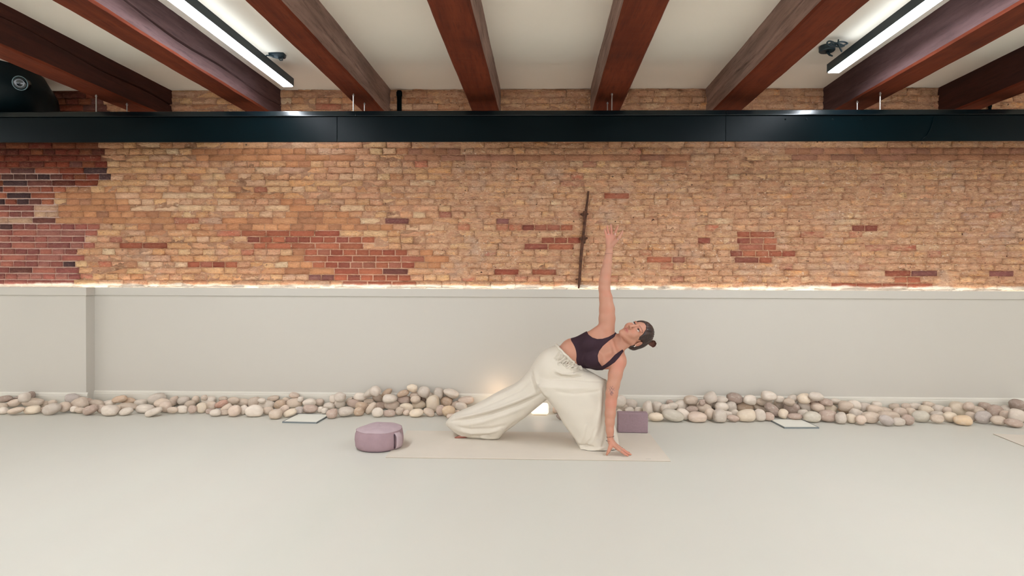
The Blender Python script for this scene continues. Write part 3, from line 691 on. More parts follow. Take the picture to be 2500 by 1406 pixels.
SD += seg_(1560, 930, 5.208, [(215,457,95,54,0,'c'),(108,350,58,90,0,'g'),(235,340,74,74,0,'w'),(335,350,60,56,0,'w'),(392,272,45,32,0,'k'),(422,325,70,44,-20,'w'),(430,435,138,70,15,'n'),(560,420,90,62,25,'w'),(535,312,80,68,0,'w'),
 (665,242,88,54,0,'b'),(695,302,78,42,0,'c'),(672,372,76,50,-10,'k'),(740,457,114,58,0,'p'),(825,345,98,58,10,'b'),(900,420,64,74,0,'b'),(905,212,80,64,-20,'g'),(880,292,60,48,0,'b'),(800,272,38,38,0,'k'),(1045,240,84,46,0,'g'),
 (985,302,60,46,0,'w'),(1050,330,80,58,0,'w'),(1218,218,98,62,12,'d'),(1170,332,68,70,0,'g'),(1030,440,84,80,0,'g'),(1125,430,60,46,0,'w'),(1192,475,84,44,5,'k'),(1345,330,108,54,0,'t'),(1410,238,84,64,10,'w'),(1218,410,50,42,-30,'w'),
 (1362,436,122,78,0,'c'),(1535,432,74,78,0,'g'),(1545,342,98,40,20,'b'),(1590,268,108,52,5,'b'),(1652,192,90,60,5,'w'),(1695,372,112,62,40,'d'),(1650,452,64,50,10,'k'),(1832,415,60,60,20,'c'),(1790,302,68,54,0,'b'),(1785,232,58,44,0,'w'),
 (1905,272,70,50,0,'b'),(1932,342,100,74,10,'d'),(1955,218,60,44,0,'w'),(1985,452,94,40,0,'k'),(2095,222,78,60,0,'c'),(2110,327,98,58,25,'g'),(2080,412,60,50,0,'w'),(2250,197,94,54,10,'w'),(2210,262,54,48,0,'k'),(2268,332,78,54,15,'p'),
 (2200,455,104,64,0,'n'),(2370,267,88,44,10,'k'),(2420,347,98,54,15,'c'),(2400,447,108,72,0,'k')])
SD += seg_(2020, 930, 5.208, [(105,262,60,40,5,'w'),(230,318,88,58,0,'b'),(335,307,88,64,15,'w'),(218,372,84,40,10,'t'),(168,467,64,68,0,'g'),(300,482,64,58,0,'c'),(362,412,70,58,35,'g'),(425,492,64,58,20,'p'),(480,342,78,64,0,'g'),
 (545,462,108,68,0,'b'),(605,367,98,58,10,'b'),(625,295,58,34,0,'w'),(742,382,88,44,15,'b'),(775,440,130,50,0,'b'),(745,502,94,64,15,'v'),(905,517,80,50,0,'g'),(920,392,84,54,5,'p'),(1020,492,84,68,20,'k'),(850,325,60,36,0,'b'),
 (1000,322,60,40,0,'p'),(1112,322,78,44,10,'g'),(1190,452,122,74,10,'n'),(1062,392,58,48,0,'b'),(1252,372,84,58,15,'c'),(1305,312,88,44,20,'b'),(1430,367,88,58,15,'g'),(1400,427,74,40,0,'g'),(1395,477,84,54,5,'b'),(1558,462,82,64,0,'c'),
 (1660,352,108,82,0,'c'),(1795,322,58,54,0,'p'),(1522,372,50,44,0,'p'),(1720,497,104,58,5,'o'),(1820,452,58,58,0,'b'),(1770,372,50,40,0,'w'),(1982,462,114,84,10,'v'),(1900,382,78,58,0,'b'),(2005,322,74,46,10,'k'),(2140,387,88,78,20,'k'),
 (2168,497,94,58,5,'b'),(2290,442,84,54,20,'p'),(2370,532,98,48,8,'k'),(2420,312,108,74,15,'d'),(2400,440,98,88,0,'g'),(2262,352,58,44,0,'w'),(2488,472,50,58,0,'g')])
CW = {'d':('dark taupe',(158,142,132)),'g':('pale grey',(198,190,179)),'b':('beige',(198,184,168)),'w':('off-white',(212,204,192)),'p':('pinkish',(206,190,175)),'c':('cream',(216,204,184)),'k':('taupe pink',(180,162,150)),
      't':('tan',(190,168,146)),'v':('violet grey',(178,171,166)),'r':('brick-flecked',(176,140,124)),'o':('ochre',(214,192,162)),'n':('greenish grey',(188,184,171))}
m_stone, nt, b = new_mat('river_stone'); N = nt.nodes; Lk = nt.links; tc = node('ShaderNodeTexCoord')
oi = node('ShaderNodeObjectInfo'); off = node('ShaderNodeVectorMath', operation='ADD'); Lk.new(tc.outputs['Object'], off.inputs[0])
cmb = node('ShaderNodeCombineXYZ'); rm = mathn('MULTIPLY', oi.outputs['Random'], 40.0); Lk.new(rm, cmb.inputs[0]); Lk.new(rm, cmb.inputs[1]); Lk.new(cmb.outputs[0], off.inputs[1])
ov = off.outputs[0]
c = mixc(mrange(noise(1.3, 4, ov), .42, .68, 0, .22), oi.outputs['Color'], lin((176,158,146)))
c = mixc(mrange(noise(2.2, 5, ov), .50, .72, 0, .35), c, lin((222,214,200)))
c = mixc(mrange(noise(14, 4, ov), .62, .76, 0, .3), c, lin((142,124,114)))
Lk.new(c, b.inputs['Base Color']); b.inputs['Roughness'].default_value = .8; b.inputs['Specular IOR Level'].default_value = .25
bp = node('ShaderNodeBump'); bp.inputs['Strength'].default_value = .25; bp.inputs['Distance'].default_value = .004
Lk.new(noise(9, 6, ov), bp.inputs['Height']); Lk.new(bp.outputs['Normal'], b.inputs['Normal'])
protos = []
for k in range(14):
    bm = bmesh.new(); bmesh.ops.create_icosphere(bm, subdivisions=4, radius=1.0)
    co = np.array([v.co[:] for v in bm.verts]); rs = np.random.RandomState(50+k)
    e = 2.0 + rs.rand()*.7                      # rounded-box roundness
    s = 1/(np.sum(np.abs(co)**e, 1)**(1/e)); co2 = co*s[:, None]
    nz_ = vnoise(co+k*7, 1.1, k)-.5; nz2 = vnoise(co+k*3, 2.4, k+90)-.5
    co2 *= (1+.24*nz_+.08*nz2)[:, None]
    co2[:, 2] += .10*(rs.rand()-.5)*co2[:, 0]*2; co2[:, 2] *= 1-.18*(rs.rand()-.3)*co2[:, 0]
    mn, mx = co2.min(0), co2.max(0); co2 = (co2-(mn+mx)/2)/((mx-mn)/2)
    for v, q in zip(bm.verts, co2): v.co = q
    me = bpy.data.meshes.new('stone'); bm.to_mesh(me); bm.free(); me.shade_smooth(); me.materials.append(m_stone); protos.append(me)
rs = random.Random(5)
ST = []
for (cx, cy, a, b_, ang, cw) in SD:
    yb = cy + math.hypot(b_*math.cos(math.radians(ang)), a*math.sin(math.radians(ang)))
    ST.append(dict(cx=cx, cy=cy, a=a*1.03, b=b_*1.05, ang=ang, c=cw, yb=yb, q=rs.uniform(.75, 1.1)))
def ellip(s, Y):
    c = at(s['cx'], s['cy'], Y); k = Y/F_PX; ra, rb = s['a']*k, s['b']*k; rd = min(max(ra, rb), .5*(ra+rb)*s['q']+.004, .062)
    an = -math.radians(s['ang']); Rm = Matrix.Rotation(-an, 3, 'Y')
    A = np.array(Rm) @ np.diag([ra, rd, rb]); M = np.linalg.inv(A @ A.T)
    ez = math.sqrt((A @ A.T)[2, 2]); ey = rd
    return np.array(c), M, (ra, rd, rb), Rm, ez, ey
placed = []
def wall_y(x): return (Y_STEP if x < step_x+.03 else Y_LEDGE)-.018
def cost(E, Es):
    tot = 0
    for P in Es:
        dv = P[0]-E[0]; L = np.linalg.norm(dv)
        if L > .3: continue
        n_ = dv/L; rr = 1/math.sqrt(n_ @ E[1] @ n_)+1/math.sqrt(n_ @ P[1] @ n_); tot += max(0, rr*.93-L)
    return tot
front_y = 1003.5
for s in ST:
    thr = 1004.5 if s['cx'] < 1100 else (1008 if s['cx'] < 2000 else 1016)
    s['bottom'] = s['yb'] > thr or (s['cx'] < 440 and s['yb'] > 1001.5)
for s in sorted(ST, key=lambda s: (-s['bottom'], -s['yb'])):
    best = None
    x = at(s['cx'], s['cy'], 5.0).x; lim = wall_y(x)
    if s['bottom']:
        Y = 5.0
        for _ in range(25):                      # rest on the floor
            E = ellip(s, Y); Y += (E[0][2]-E[4]-.0)*3.5; Y = min(Y, lim-E[5])
        best = (0, Y, ellip(s, Y))
    else:
        for Y in np.arange(lim-.02, 4.70, -.008):
            E = ellip(s, Y)
            if Y > lim-E[5] or E[0][2]-E[4] < 0: continue
            cst = cost(E, placed)
            sc = max(0, cst-.002)*10 + (lim-Y)*.15
            if best is None or sc < best[0]: best = (sc, Y, E)
        if best is None: Y = 4.95; best = (0, Y, ellip(s, Y))
    s['Y'] = best[1]; s['E'] = best[2]; placed.append(best[2])
NS = len(ST); SH = np.ones((NS, 2))               # shrink factors: in the picture plane, in depth
def ell2(s, Y, sh):
    c = at(s['cx'], s['cy'], Y); k = Y/F_PX; ra, rb = s['a']*k*sh[0], s['b']*k*sh[0]; rd = min(max(ra, rb), .5*(ra+rb)*s['q']+.004, .062)*sh[1]
    Rm = Matrix.Rotation(math.radians(s['ang']), 3, 'Y'); A = np.array(Rm) @ np.diag([ra, rd, rb]); AA = A @ A.T
    if s['bottom']: c.z = max(c.z, math.sqrt(AA[2, 2])+.0005)
    return np.array(c), np.linalg.inv(AA), (ra, rd, rb), Rm, math.sqrt(AA[2, 2]), rd
E_ = [ell2(s, s['Y'], SH[i]) for i, s in enumerate(ST)]
for it in range(130):
    dY = np.zeros(NS); hit = np.zeros(NS)
    Cn = np.array([e[0] for e in E_])
    D = np.linalg.norm(Cn[:, None]-Cn[None], axis=2)
    for i, j in np.argwhere((D < .19) & (D > 0)):
        if i >= j: continue
        dv = Cn[j]-Cn[i]; L = D[i, j]; n_ = dv/L
        ov_ = 1/math.sqrt(n_ @ E_[i][1] @ n_)+1/math.sqrt(n_ @ E_[j][1] @ n_)-L*1.01
        if ov_ > 0:
            hit[i] += ov_; hit[j] += ov_; sg = 1 if dv[1] > 0 else -1; m_ = min(ov_*.5/max(abs(n_[1]), .35), .012)
            if abs(n_[1]) > .25 or it > 20: dY[i] -= sg*m_; dY[j] += sg*m_
    for i, s in enumerate(ST):
        s['Y'] += dY[i]*(.45 if s['bottom'] else .7)
        if hit[i] > .001: SH[i, 1] = max(.42, SH[i, 1]*.985); SH[i, 0] = max(.92 if it < 70 else .82, SH[i, 0]*.997)
        lim = wall_y(at(s['cx'], s['cy'], 5.0).x)-E_[i][5]
        if not s['bottom']:                       # not below the floor either
            for _ in range(6):
                e = ell2(s, s['Y'], SH[i])
                if e[0][2]-e[4] < 0: s['Y'] -= (e[4]-e[0][2])*3
        s['Y'] = min(s['Y'], lim); E_[i] = ell2(s, s['Y'], SH[i])
for i, s in enumerate(ST): s['E'] = E_[i]
# drop any stone that is still in the air onto what lies under it is left to the pile: see labels for rows
def rowname(s): return 'front' if s['bottom'] else ('top' if s['cy'] < 976+ (s['cx']-400)*.004 else 'middle')
ORD = ['first','second','third','fourth','fifth','sixth','seventh','eighth','ninth','tenth','eleventh','twelfth','thirteenth','fourteenth','fifteenth','sixteenth','seventeenth','eighteenth','nineteenth','twentieth']
LAND = [(-50, 222, 1, "from the photo's left edge"), (222, 452, 1, 'right of the wall corner'), (452, 742, -1, 'left of the left floor hatch'), (742, 930, 1, 'right of the left floor hatch'),
        (930, 1180, -1, "left of the woman's back leg"), (1180, 1480, 1, 'right of the glowing lamp'), (1480, 1700, 1, 'right of the supporting arm'), (1700, 1940, -1, 'left of the right floor hatch'), (1940, 2200, 1, 'right of the right floor hatch'), (2200, 2600, -1, "from the photo's right edge")]
for x0, x1, sg, txt in LAND:
    for rn in ('front', 'middle', 'top'):
        L = sorted([s for s in ST if x0 <= s['cx'] < x1 and rowname(s) == rn], key=lambda s: sg*s['cx'])
        for i, s in enumerate(L):
            rat = s['a']/s['b']; shp = 'round' if .85 < rat < 1.2 else ('upright' if rat < .85 else ('flat' if rat > 2 else 'oval'))
            size = 'small' if s['a']*s['b'] < 75 else ('large' if s['a']*s['b'] > 210 else '')
            s['label'] = ' '.join(f"{size} {CW[s['c']][0]} {shp} stone, {ORD[min(i,19)]} in the {rn} row {txt}".split())
for i, s in enumerate(ST):
    E = s['E']; me = protos[i % len(protos)]
    o = bpy.data.objects.new('river_stone', me); COL.objects.link(o)
    flip = Matrix.Rotation(math.pi*(i % 2), 3, 'Z')
    o.matrix_world = Matrix.Translation(E[0]) @ (E[3].to_4x4()) @ Matrix.Diagonal((*E[2], 1)) @ flip.to_4x4()
    cc_ = CW[s['c']][1]; j = rs.uniform(.95, 1.05); o.color = (*lin(tuple(min(255, v*j*w_) for v, w_ in zip(cc_, (1.015, .985, .965)))), 1)
    tag(o, s['label'], 'stone', 'smooth stones piled along the low wall')
# ------------------------------------------------------------------ modelling with signed distance fields
class Field:
    def __init__(s, lo, hi, h):
        s.lo = np.array(lo, float); s.h = h; s.n = np.ceil((np.array(hi)-s.lo)/h).astype(int)+1
        s.a = np.full(s.n, 1.0, np.float32)
    def sub(s, lo, hi, pad):
        i0 = np.maximum(0, np.floor((np.array(lo)-pad-s.lo)/s.h).astype(int)); i1 = np.minimum(s.n, np.ceil((np.array(hi)+pad-s.lo)/s.h).astype(int)+1)
        if np.any(i1 <= i0): return None
        sl = tuple(slice(a, b) for a, b in zip(i0, i1))
        ax = [(s.lo[k]+s.h*np.arange(i0[k], i1[k])).astype(np.float32) for k in range(3)]
        return sl, ax[0][:, None, None], ax[1][None, :, None], ax[2][None, None, :]
    def put(s, lo, hi, fn, k=0.01, mode='add'):
        r = s.sub(lo, hi, k*1.5+3*s.h)
        if r is None: return
        sl, X, Y, Z = r; d = fn(X, Y, Z); a = s.a[sl]
        if mode == 'add':
            h = np.clip(.5+.5*(a-d)/max(k, 1e-6), 0, 1); s.a[sl] = a*(1-h)+d*h-k*h*(1-h)
        else:
            d = -d; h = np.clip(.5-.5*(a-d)/max(k, 1e-6), 0, 1); s.a[sl] = a*(1-h)+d*h+k*h*(1-h)
    def cap(s, a, b, ra, rb=None, k=.012, mode='add'):
        rb = ra if rb is None else rb; a = np.array(a, float); b = np.array(b, float); ba = b-a; L = max(ba @ ba, 1e-9); r = max(ra, rb)
        def fn(X, Y, Z):
            t = np.clip(((X-a[0])*ba[0]+(Y-a[1])*ba[1]+(Z-a[2])*ba[2])/L, 0, 1)
            return np.sqrt((X-a[0]-t*ba[0])**2+(Y-a[1]-t*ba[1])**2+(Z-a[2]-t*ba[2])**2)-(ra+(rb-ra)*t)
        s.put(np.minimum(a, b)-r, np.maximum(a, b)+r, fn, k, mode)
    def ell(s, c, r, ax=None, k=.012, mode='add'):
        c = np.array(c, float); r = np.array(r, float); A = np.eye(3) if ax is None else np.array([np.array(v, float)/np.linalg.norm(v) for v in ax])
        R_ = r.max()
        def fn(X, Y, Z):
            q = [((X-c[0])*A[i][0]+(Y-c[1])*A[i][1]+(Z-c[2])*A[i][2]) for i in range(3)]
            k0 = np.sqrt(sum((q[i]/r[i])**2 for i in range(3))); k1 = np.sqrt(sum((q[i]/r[i]**2)**2 for i in range(3)))+1e-9
            return k0*(k0-1)/k1
        s.put(c-R_, c+R_, fn, k, mode)
    def chain(s, pts, rs, k=.01):
        for i in range(len(pts)-1): s.cap(pts[i], pts[i+1], rs[i], rs[i+1], k)
def surface_nets(a, lo, h):
    ins = a < 0
    c8 = [ins[dx:ins.shape[0]-1+dx, dy:ins.shape[1]-1+dy, dz:ins.shape[2]-1+dz] for dx in (0,1) for dy in (0,1) for dz in (0,1)]
    cnt = np.zeros(c8[0].shape, np.uint8)
    for q in c8: cnt += q
    act = (cnt > 0) & (cnt < 8); idx = np.argwhere(act); vid = np.full(act.shape, -1, np.int32); vid[act] = np.arange(len(idx), dtype=np.int32)
    val = {}
    for dx in (0,1):
        for dy in (0,1):
            for dz in (0,1): val[(dx,dy,dz)] = a[idx[:,0]+dx, idx[:,1]+dy, idx[:,2]+dz]
    acc = np.zeros((len(idx), 3)); num = np.zeros(len(idx))
    cs = list(val)
    for p in cs:
        for q in cs:
            if sum(q) - sum(p) == 1 and all(q[i] >= p[i] for i in range(3)):
                va, vb = val[p], val[q]; m = (va < 0) != (vb < 0); t = np.where(m, va/(va-vb+1e-12*(va == vb)), 0)
                pt = np.array(p)[None, :]+(np.array(q)-np.array(p))[None, :]*t[:, None]; acc[m] += pt[m]; num[m] += 1
    V = (idx+acc/num[:, None])*h+lo
    F = []
    for ax_ in range(3):
        sl0 = [slice(None)]*3; sl1 = [slice(None)]*3; sl0[ax_] = slice(0, -1); sl1[ax_] = slice(1, None)
        A, B = ins[tuple(sl0)], ins[tuple(sl1)]
        u, v = [(1,2),(2,0),(0,1)][ax_]
        ch = np.argwhere(A != B); ch = ch[(ch[:, u] > 0) & (ch[:, v] > 0) & (ch[:, u] < vid.shape[u]) & (ch[:, v] < vid.shape[v]) & (ch[:, ax_] < vid.shape[ax_])]
        if not len(ch): continue
        def g(du, dv):
            c = ch.copy(); c[:, u] -= du; c[:, v] -= dv; return vid[c[:,0], c[:,1], c[:,2]]
        q = np.stack([g(1,1), g(0,1), g(0,0), g(1,0)], 1); fl = ~A[ch[:,0], ch[:,1], ch[:,2]]; q[fl] = q[fl][:, ::-1]
        F.append(q[(q >= 0).all(1)])
    return V, np.concatenate(F)
def relax(V, F, it=2, lam=.5):
    e = np.concatenate([F[:, [0,1]], F[:, [1,2]], F[:, [2,3]], F[:, [3,0]]]); e = np.concatenate([e, e[:, ::-1]])
    for _ in range(it):
        acc = np.zeros_like(V); n = np.zeros(len(V)); np.add.at(acc, e[:,0], V[e[:,1]]); np.add.at(n, e[:,0], 1)
        V = V+(acc/np.maximum(n, 1)[:, None]-V)*lam
    return V
def normals(V, F):
    fn = np.cross(V[F[:,2]]-V[F[:,0]], V[F[:,3]]-V[F[:,1]]); vn = np.zeros_like(V)
    for k in range(4): np.add.at(vn, F[:,k], fn)
    return vn/np.maximum(np.linalg.norm(vn, axis=1), 1e-12)[:, None]
def mesh_np(name, V, F, mat, parent=None, colors=None):
    me = bpy.data.meshes.new(name); me.vertices.add(len(V)); me.vertices.foreach_set('co', V.astype(np.float32).ravel())
    me.loops.add(F.size); me.loops.foreach_set('vertex_index', F.astype(np.int32).ravel()); me.polygons.add(len(F))
    me.polygons.foreach_set('loop_start', np.arange(0, F.size, 4, dtype=np.int32)); me.polygons.foreach_set('use_smooth', np.ones(len(F), bool))
    me.update(calc_edges=True); me.validate()
    if colors is not None:
        ca = me.color_attributes.new('Col', 'FLOAT_COLOR', 'POINT'); ca.data.foreach_set('color', np.concatenate([colors, np.ones((len(V), 1))], 1).astype(np.float32).ravel())
    return link(name, me, mat, parent)
def seg_dist(px, py, poly):
    d = np.full(np.shape(px), 1e9)
    for (x1, y1), (x2, y2) in zip(poly, poly[1:]):
        L = (x2-x1)**2+(y2-y1)**2; t = np.clip(((px-x1)*(x2-x1)+(py-y1)*(y2-y1))/L, 0, 1); d = np.minimum(d, np.hypot(px-x1-t*(x2-x1), py-y1-t*(y2-y1)))
    return d
def P(px, py, Y): return np.array(at(px, py, Y))

person = empty('person', (P(1400, 1090, 4.05)[0], 4.05, .006), 'woman in a dark cropped top and wide cream trousers, lunging with one arm raised', 'person')
# ---- body: one continuous surface (head, neck, torso, both arms and hands)
B = Field((at(1335,700,4.0).x, 3.72, .004), (at(1610,700,4.0).x, 4.22, at(1500,540,4.06).z+.01), .0027)
s_ax = np.array([.97, 0, .24]); t_ax = np.array([-.24, 0, .97]); y_ax = np.array([0, 1.0, 0])
B.cap(P(1350,902,4.10), P(1366,888,4.09), .090, .090, .03)
B.cap(P(1366,888,4.09), P(1398,860,4.05), .088, .086, .03)
B.ell(P(1400,860,4.05), (.09,.094,.088), (s_ax, t_ax, y_ax), .03)
B.ell(P(1436,856,4.04), (.120,.118,.092), (s_ax, t_ax, y_ax), .03)
B.ell(P(1474,848,4.03), (.085,.118,.078), (s_ax, t_ax, y_ax), .03)
B.cap(P(1446,828,4.03), P(1477,803,4.02), .058, .050, .03)
B.cap(P(1458,885,4.0), P(1506,882,3.95), .048, .052, .03)
B.ell(P(1438,842,3.975), (.062,.056,.052), (s_ax, t_ax, y_ax), .025); B.ell(P(1449,878,3.955), (.060,.054,.054), (s_ax, t_ax, y_ax), .025)
B.cap(P(1482,812,4.03), P(1500,838,4.03), .045, .044, .03); B.cap(P(1500,838,4.03), P(1509,872,3.98), .044, .050, .03)
# clavicles and sternomastoid ridges
B.cap(P(1497,845,3.965), P(1508,876,3.925), .010, .012, .02); B.cap(P(1495,838,3.97), P(1487,815,3.985), .010, .012, .02)
# lower (supporting) arm
B.ell(P(1508.5,884,3.94), (.053,.054,.052), None, .03)
la = [(1508,888,3.935),(1502,915,3.915),(1497,940,3.90),(1494,960,3.89),(1491.5,984,3.885),(1490,1010,3.875),(1489,1030,3.868),(1489,1052,3.858),(1490.5,1074,3.85)]
B.chain([P(*q) for q in la], [.050,.046,.0415,.039,.0365,.0345,.030,.0245,.0205], .012)
# raised arm
ua = [(1481,800,4.02),(1482,778,4.025),(1482,755,4.03),(1479,728,4.04),(1475.5,705,4.045),(1476,688,4.045),(1479,665,4.05),(1483,640,4.055),(1486.5,618,4.06),(1488,607,4.06)]
B.chain([P(*q) for q in ua], [.055,.055,.052,.044,.0385,.038,.036,.030,.0245,.023], .012)
B.cap(P(1470,690,4.07), P(1474,700,4.08), .016, .018, .015)
def fit(q, r, Zmin=.0065):
    p = P(*q); p[2] = max(p[2], Zmin+r); return p
def finger(pts, rs, k=.004):
    B.chain([fit(q, r) for q, r in zip(pts, rs)], rs, k)
# raised hand, palm to the camera
w = (1488,606,4.06)
for q in ((1481.5,578,4.058),(1487,575.5,4.06),(1493.5,575,4.06),(1500,577,4.057)):
    B.cap(P(1488+(q[0]-1490)*.25,602,4.06), P(*q), .0155, .0100, .014)
B.cap(P(1485,598,4.052), P(1484,585,4.050), .013, .010, .012); B.cap(P(1494,598,4.048), P(1501,588,4.045), .014, .011, .012)
finger([(1481.5,578,4.058),(1478.8,569,4.054),(1477.2,564,4.050),(1475.8,559.5,4.045)], [.0082,.0074,.0068,.0058])
finger([(1487,575.5,4.060),(1484.3,564,4.055),(1483,557,4.050),(1482,551.5,4.044)], [.0088,.0080,.0073,.0062])
finger([(1493.5,575,4.060),(1492.6,562,4.055),(1492,555,4.050),(1491.4,548.5,4.044)], [.0090,.0082,.0074,.0062])
finger([(1500,577,4.057),(1503.6,565,4.052),(1506,558,4.047),(1508.3,552,4.041)], [.0088,.0080,.0072,.0060])
finger([(1496,598,4.050),(1504.5,588,4.042),(1511.5,580,4.034),(1517,571,4.028),(1520,564.5,4.024)], [.0150,.0120,.0098,.0088,.0068], .008)
# supporting hand, back of the hand up, tented on its fingertips
kn = [(1508.5,1096,3.800),(1512,1093.5,3.822),(1511.5,1091.5,3.845),(1506,1091.5,3.866)]
for i, q in enumerate(kn): B.cap(P(1492+i*.5,1080,3.838+i*.006), P(*q), .0165, .0105, .014)
finger([kn[0],(1518,1102.5,3.792),(1526,1108.5,3.789),(1533,1113,3.790)], [.0095,.0085,.0076,.0062])
finger([kn[1],(1524,1101,3.815),(1532,1106.5,3.812),(1540,1111,3.812)], [.0096,.0086,.0077,.0062])
finger([kn[2],(1523,1098.5,3.848),(1530,1103.5,3.850),(1536,1107,3.853)], [.0092,.0082,.0073,.0060])
finger([kn[3],(1513,1097.5,3.878),(1515,1102,3.884),(1516,1104.5,3.888)], [.0084,.0074,.0066,.0056])
finger([(1492,1083,3.832),(1489.5,1093,3.815),(1485.5,1102,3.806),(1481.5,1109.5,3.803)], [.0150,.0122,.0096,.0072], .008)
# ---- neck and head
U = np.array([.93, .10, .34]); Ff = np.array([-.25, -.72, .62]); U /= np.linalg.norm(U); Ff -= U*(Ff @ U); Ff /= np.linalg.norm(Ff); Lh = np.cross(U, Ff)
HC = P(1553.5, 814.5, 3.99)
def H(l, u, f): return HC+Lh*l+U*u+Ff*f
AX = (Lh, U, Ff)
B.cap(P(1499,842,4.03), H(0,-.055,-.032), .052, .047, .022)
B.cap(P(1502,860,4.0), H(.042,-.045,-.012), .018, .018, .02); B.cap(P(1494,828,4.0), H(-.036,-.05,-.005), .016, .018, .02)
B.ell(H(0,.028,-.014), (.072,.086,.088), AX, .015)
B.ell(H(0,-.020,.022), (.062,.085,.064), AX, .015)
B.cap(H(.052,-.055,-.004), H(.014,-.102,.058), .018, .015, .02); B.cap(H(-.052,-.055,-.004), H(-.014,-.102,.058), .018, .015, .02)
B.ell(H(0,-.099,.062), (.020,.016,.016), AX, .014); B.ell(H(0,-.066,.060), (.032,.028,.026), AX, .014)
for sg in (1, -1):
    B.ell(H(.036*sg,-.034,.058), (.026,.030,.024), AX, .016)
    B.ell(H(.031*sg,.000,.094), (.0145,.0068,.0155), AX, .008, 'sub')
    B.cap(H(.012*sg,.017,.084), H(.046*sg,.018,.070), .0075, .006, .010)
    B.ell(H(.0765*sg,-.020,-.014), (.007,.029,.017), AX, .006); B.ell(H(.0835*sg,-.016,-.011), (.005,.017,.009), AX, .004, 'sub')
    B.ell(H(.0115*sg,-.043,.095), (.0062,.0052,.0085), AX, .006)
    B.ell(H(.0060*sg,-.049,.100), (.003,.0025,.005), AX, .002, 'sub')
B.chain([H(0,.012,.083), H(0,-.015,.094), H(0,-.038,.106)], [.0075,.0075,.0085], .008); B.ell(H(0,-.041,.105), (.009,.008,.009), AX, .006)
for sg in (1, -1):
    B.ell(H(.031*sg,.0100,.0742), (.0160,.0058,.0118), AX, .004); B.ell(H(.031*sg,-.0110,.0735), (.0150,.0052,.0112), AX, .004)
    B.cap(H(0,-.0655,.0895), H(.020*sg,-.0690,.0785), .0055, .0028, .004); B.cap(H(0,-.0755,.0880), H(.017*sg,-.0725,.0790), .0062, .0030, .004)
B.cap(H(-.016,-.0708,.0885), H(.016,-.0708,.0885), .0012, .0012, .003, 'sub')
Vb, Fb = surface_nets(B.a, B.lo, B.h); Vb = relax(Vb, Fb, 2, .45)
px, py = to_px(Vb); nb = normals(Vb, Fb)
base = np.array(lin((184, 133, 110))); C_ = np.tile(base, (len(Vb), 1))
def tint(mask, rgb): 
    global C_
    C_ = C_*(1-mask[:, None])+np.array(lin(rgb))[None, :]*mask[:, None]
n1 = vnoise(Vb, 18, 5); tint(np.clip((n1-.5)*1.2, 0, .35), (192, 124, 100))
def blob(c, r): return np.exp(-(np.linalg.norm(Vb-c, axis=1)/r)**2)
for c_, r_ in ((P(1485,568,4.05), .05), (P(1527,1108,3.80), .035), (P(1491,984,3.87), .04), (P(1509,890,3.90), .05)): tint(.35*blob(c_, r_), (204,118,104))
q = Vb-HC; ql, qu, qf = q @ Lh, q @ U, q @ Ff; face = qf > .03
def fm(l, u, rl, ru): return np.exp(-(((ql-l)/rl)**2+((qu-u)/ru)**2)**1.5)*(qf > .045)
tint(.2*fm(.036,-.03,.02,.02)+.2*fm(-.036,-.03,.02,.02), (200,120,100))
tint(.75*np.clip(fm(0,-.0705,.021,.0095)*1.3, 0, 1), (176,96,88)); tint(.9*np.clip(fm(0,-.0705,.019,.0016), 0, 1), (110,52,48))
for sg in (1, -1):
    tint(.45*np.clip(fm(.031*sg,.002,.020,.012)*1.2, 0, 1), (166,104,86))
    a_ = (ql*sg-.010)/.040; arc = .0195+.006*np.sin(np.clip(a_, 0, 1)*math.pi*.8)
    brow = np.exp(-((qu-arc)/.0035)**2)*((a_ > 0) & (a_ < 1))*(qf > .03); tint(.8*brow, (66,44,36))
    tint(.7*np.clip(np.exp(-(((ql-.006*sg)/.004)**2+((qu+.049)/.003)**2))*(qf > .09), 0, 1), (90,48,42))
tint(np.clip(.5*np.exp(-((ql*1-.0835)/.004)**2)*np.exp(-((qu+.016)/.016)**2), 0, 1), (170,96,80))
# small tattoo on the forearm (a flower in dots and petals)
tat = [(1493,957,3.2,3.4),(1489.5,952,1.6,2.6),(1496.5,951,1.6,2.6),(1493,948,1.4,3.0),(1491,961,2.4,1.8),(1496,960,2.0,2.0),(1493,964,3.0,1.2),(1487.5,948,1,1),(1490.5,944.5,.9,1.4),(1495.5,943.5,.9,1.6),(1499,947.5,1,1.1),(1500,953,.9,1.4),(1487,956,.8,1.2)]
for (x, y, a, b_) in tat: tint(.66*np.exp(-(((px-x)/(a*.92))**2+((py-y)/b_)**2)**2)*(nb[:,1] < -.2)*(Vb[:,1] < 3.92), (92,72,84))
m_skin, nt, b = new_mat('skin'); N = nt.nodes; Lk = nt.links; tc = node('ShaderNodeTexCoord'); a_ = node('ShaderNodeAttribute', attribute_name='Col')
Lk.new(a_.outputs['Color'], b.inputs['Base Color']); b.inputs['Roughness'].default_value = .5; b.inputs['Specular IOR Level'].default_value = .35
b.inputs['Subsurface Weight'].default_value = .18; b.inputs['Subsurface Radius'].default_value = (1, .4, .25); b.inputs['Subsurface Scale'].default_value = .008
body = mesh_np('body', Vb, Fb, m_skin, person, C_)
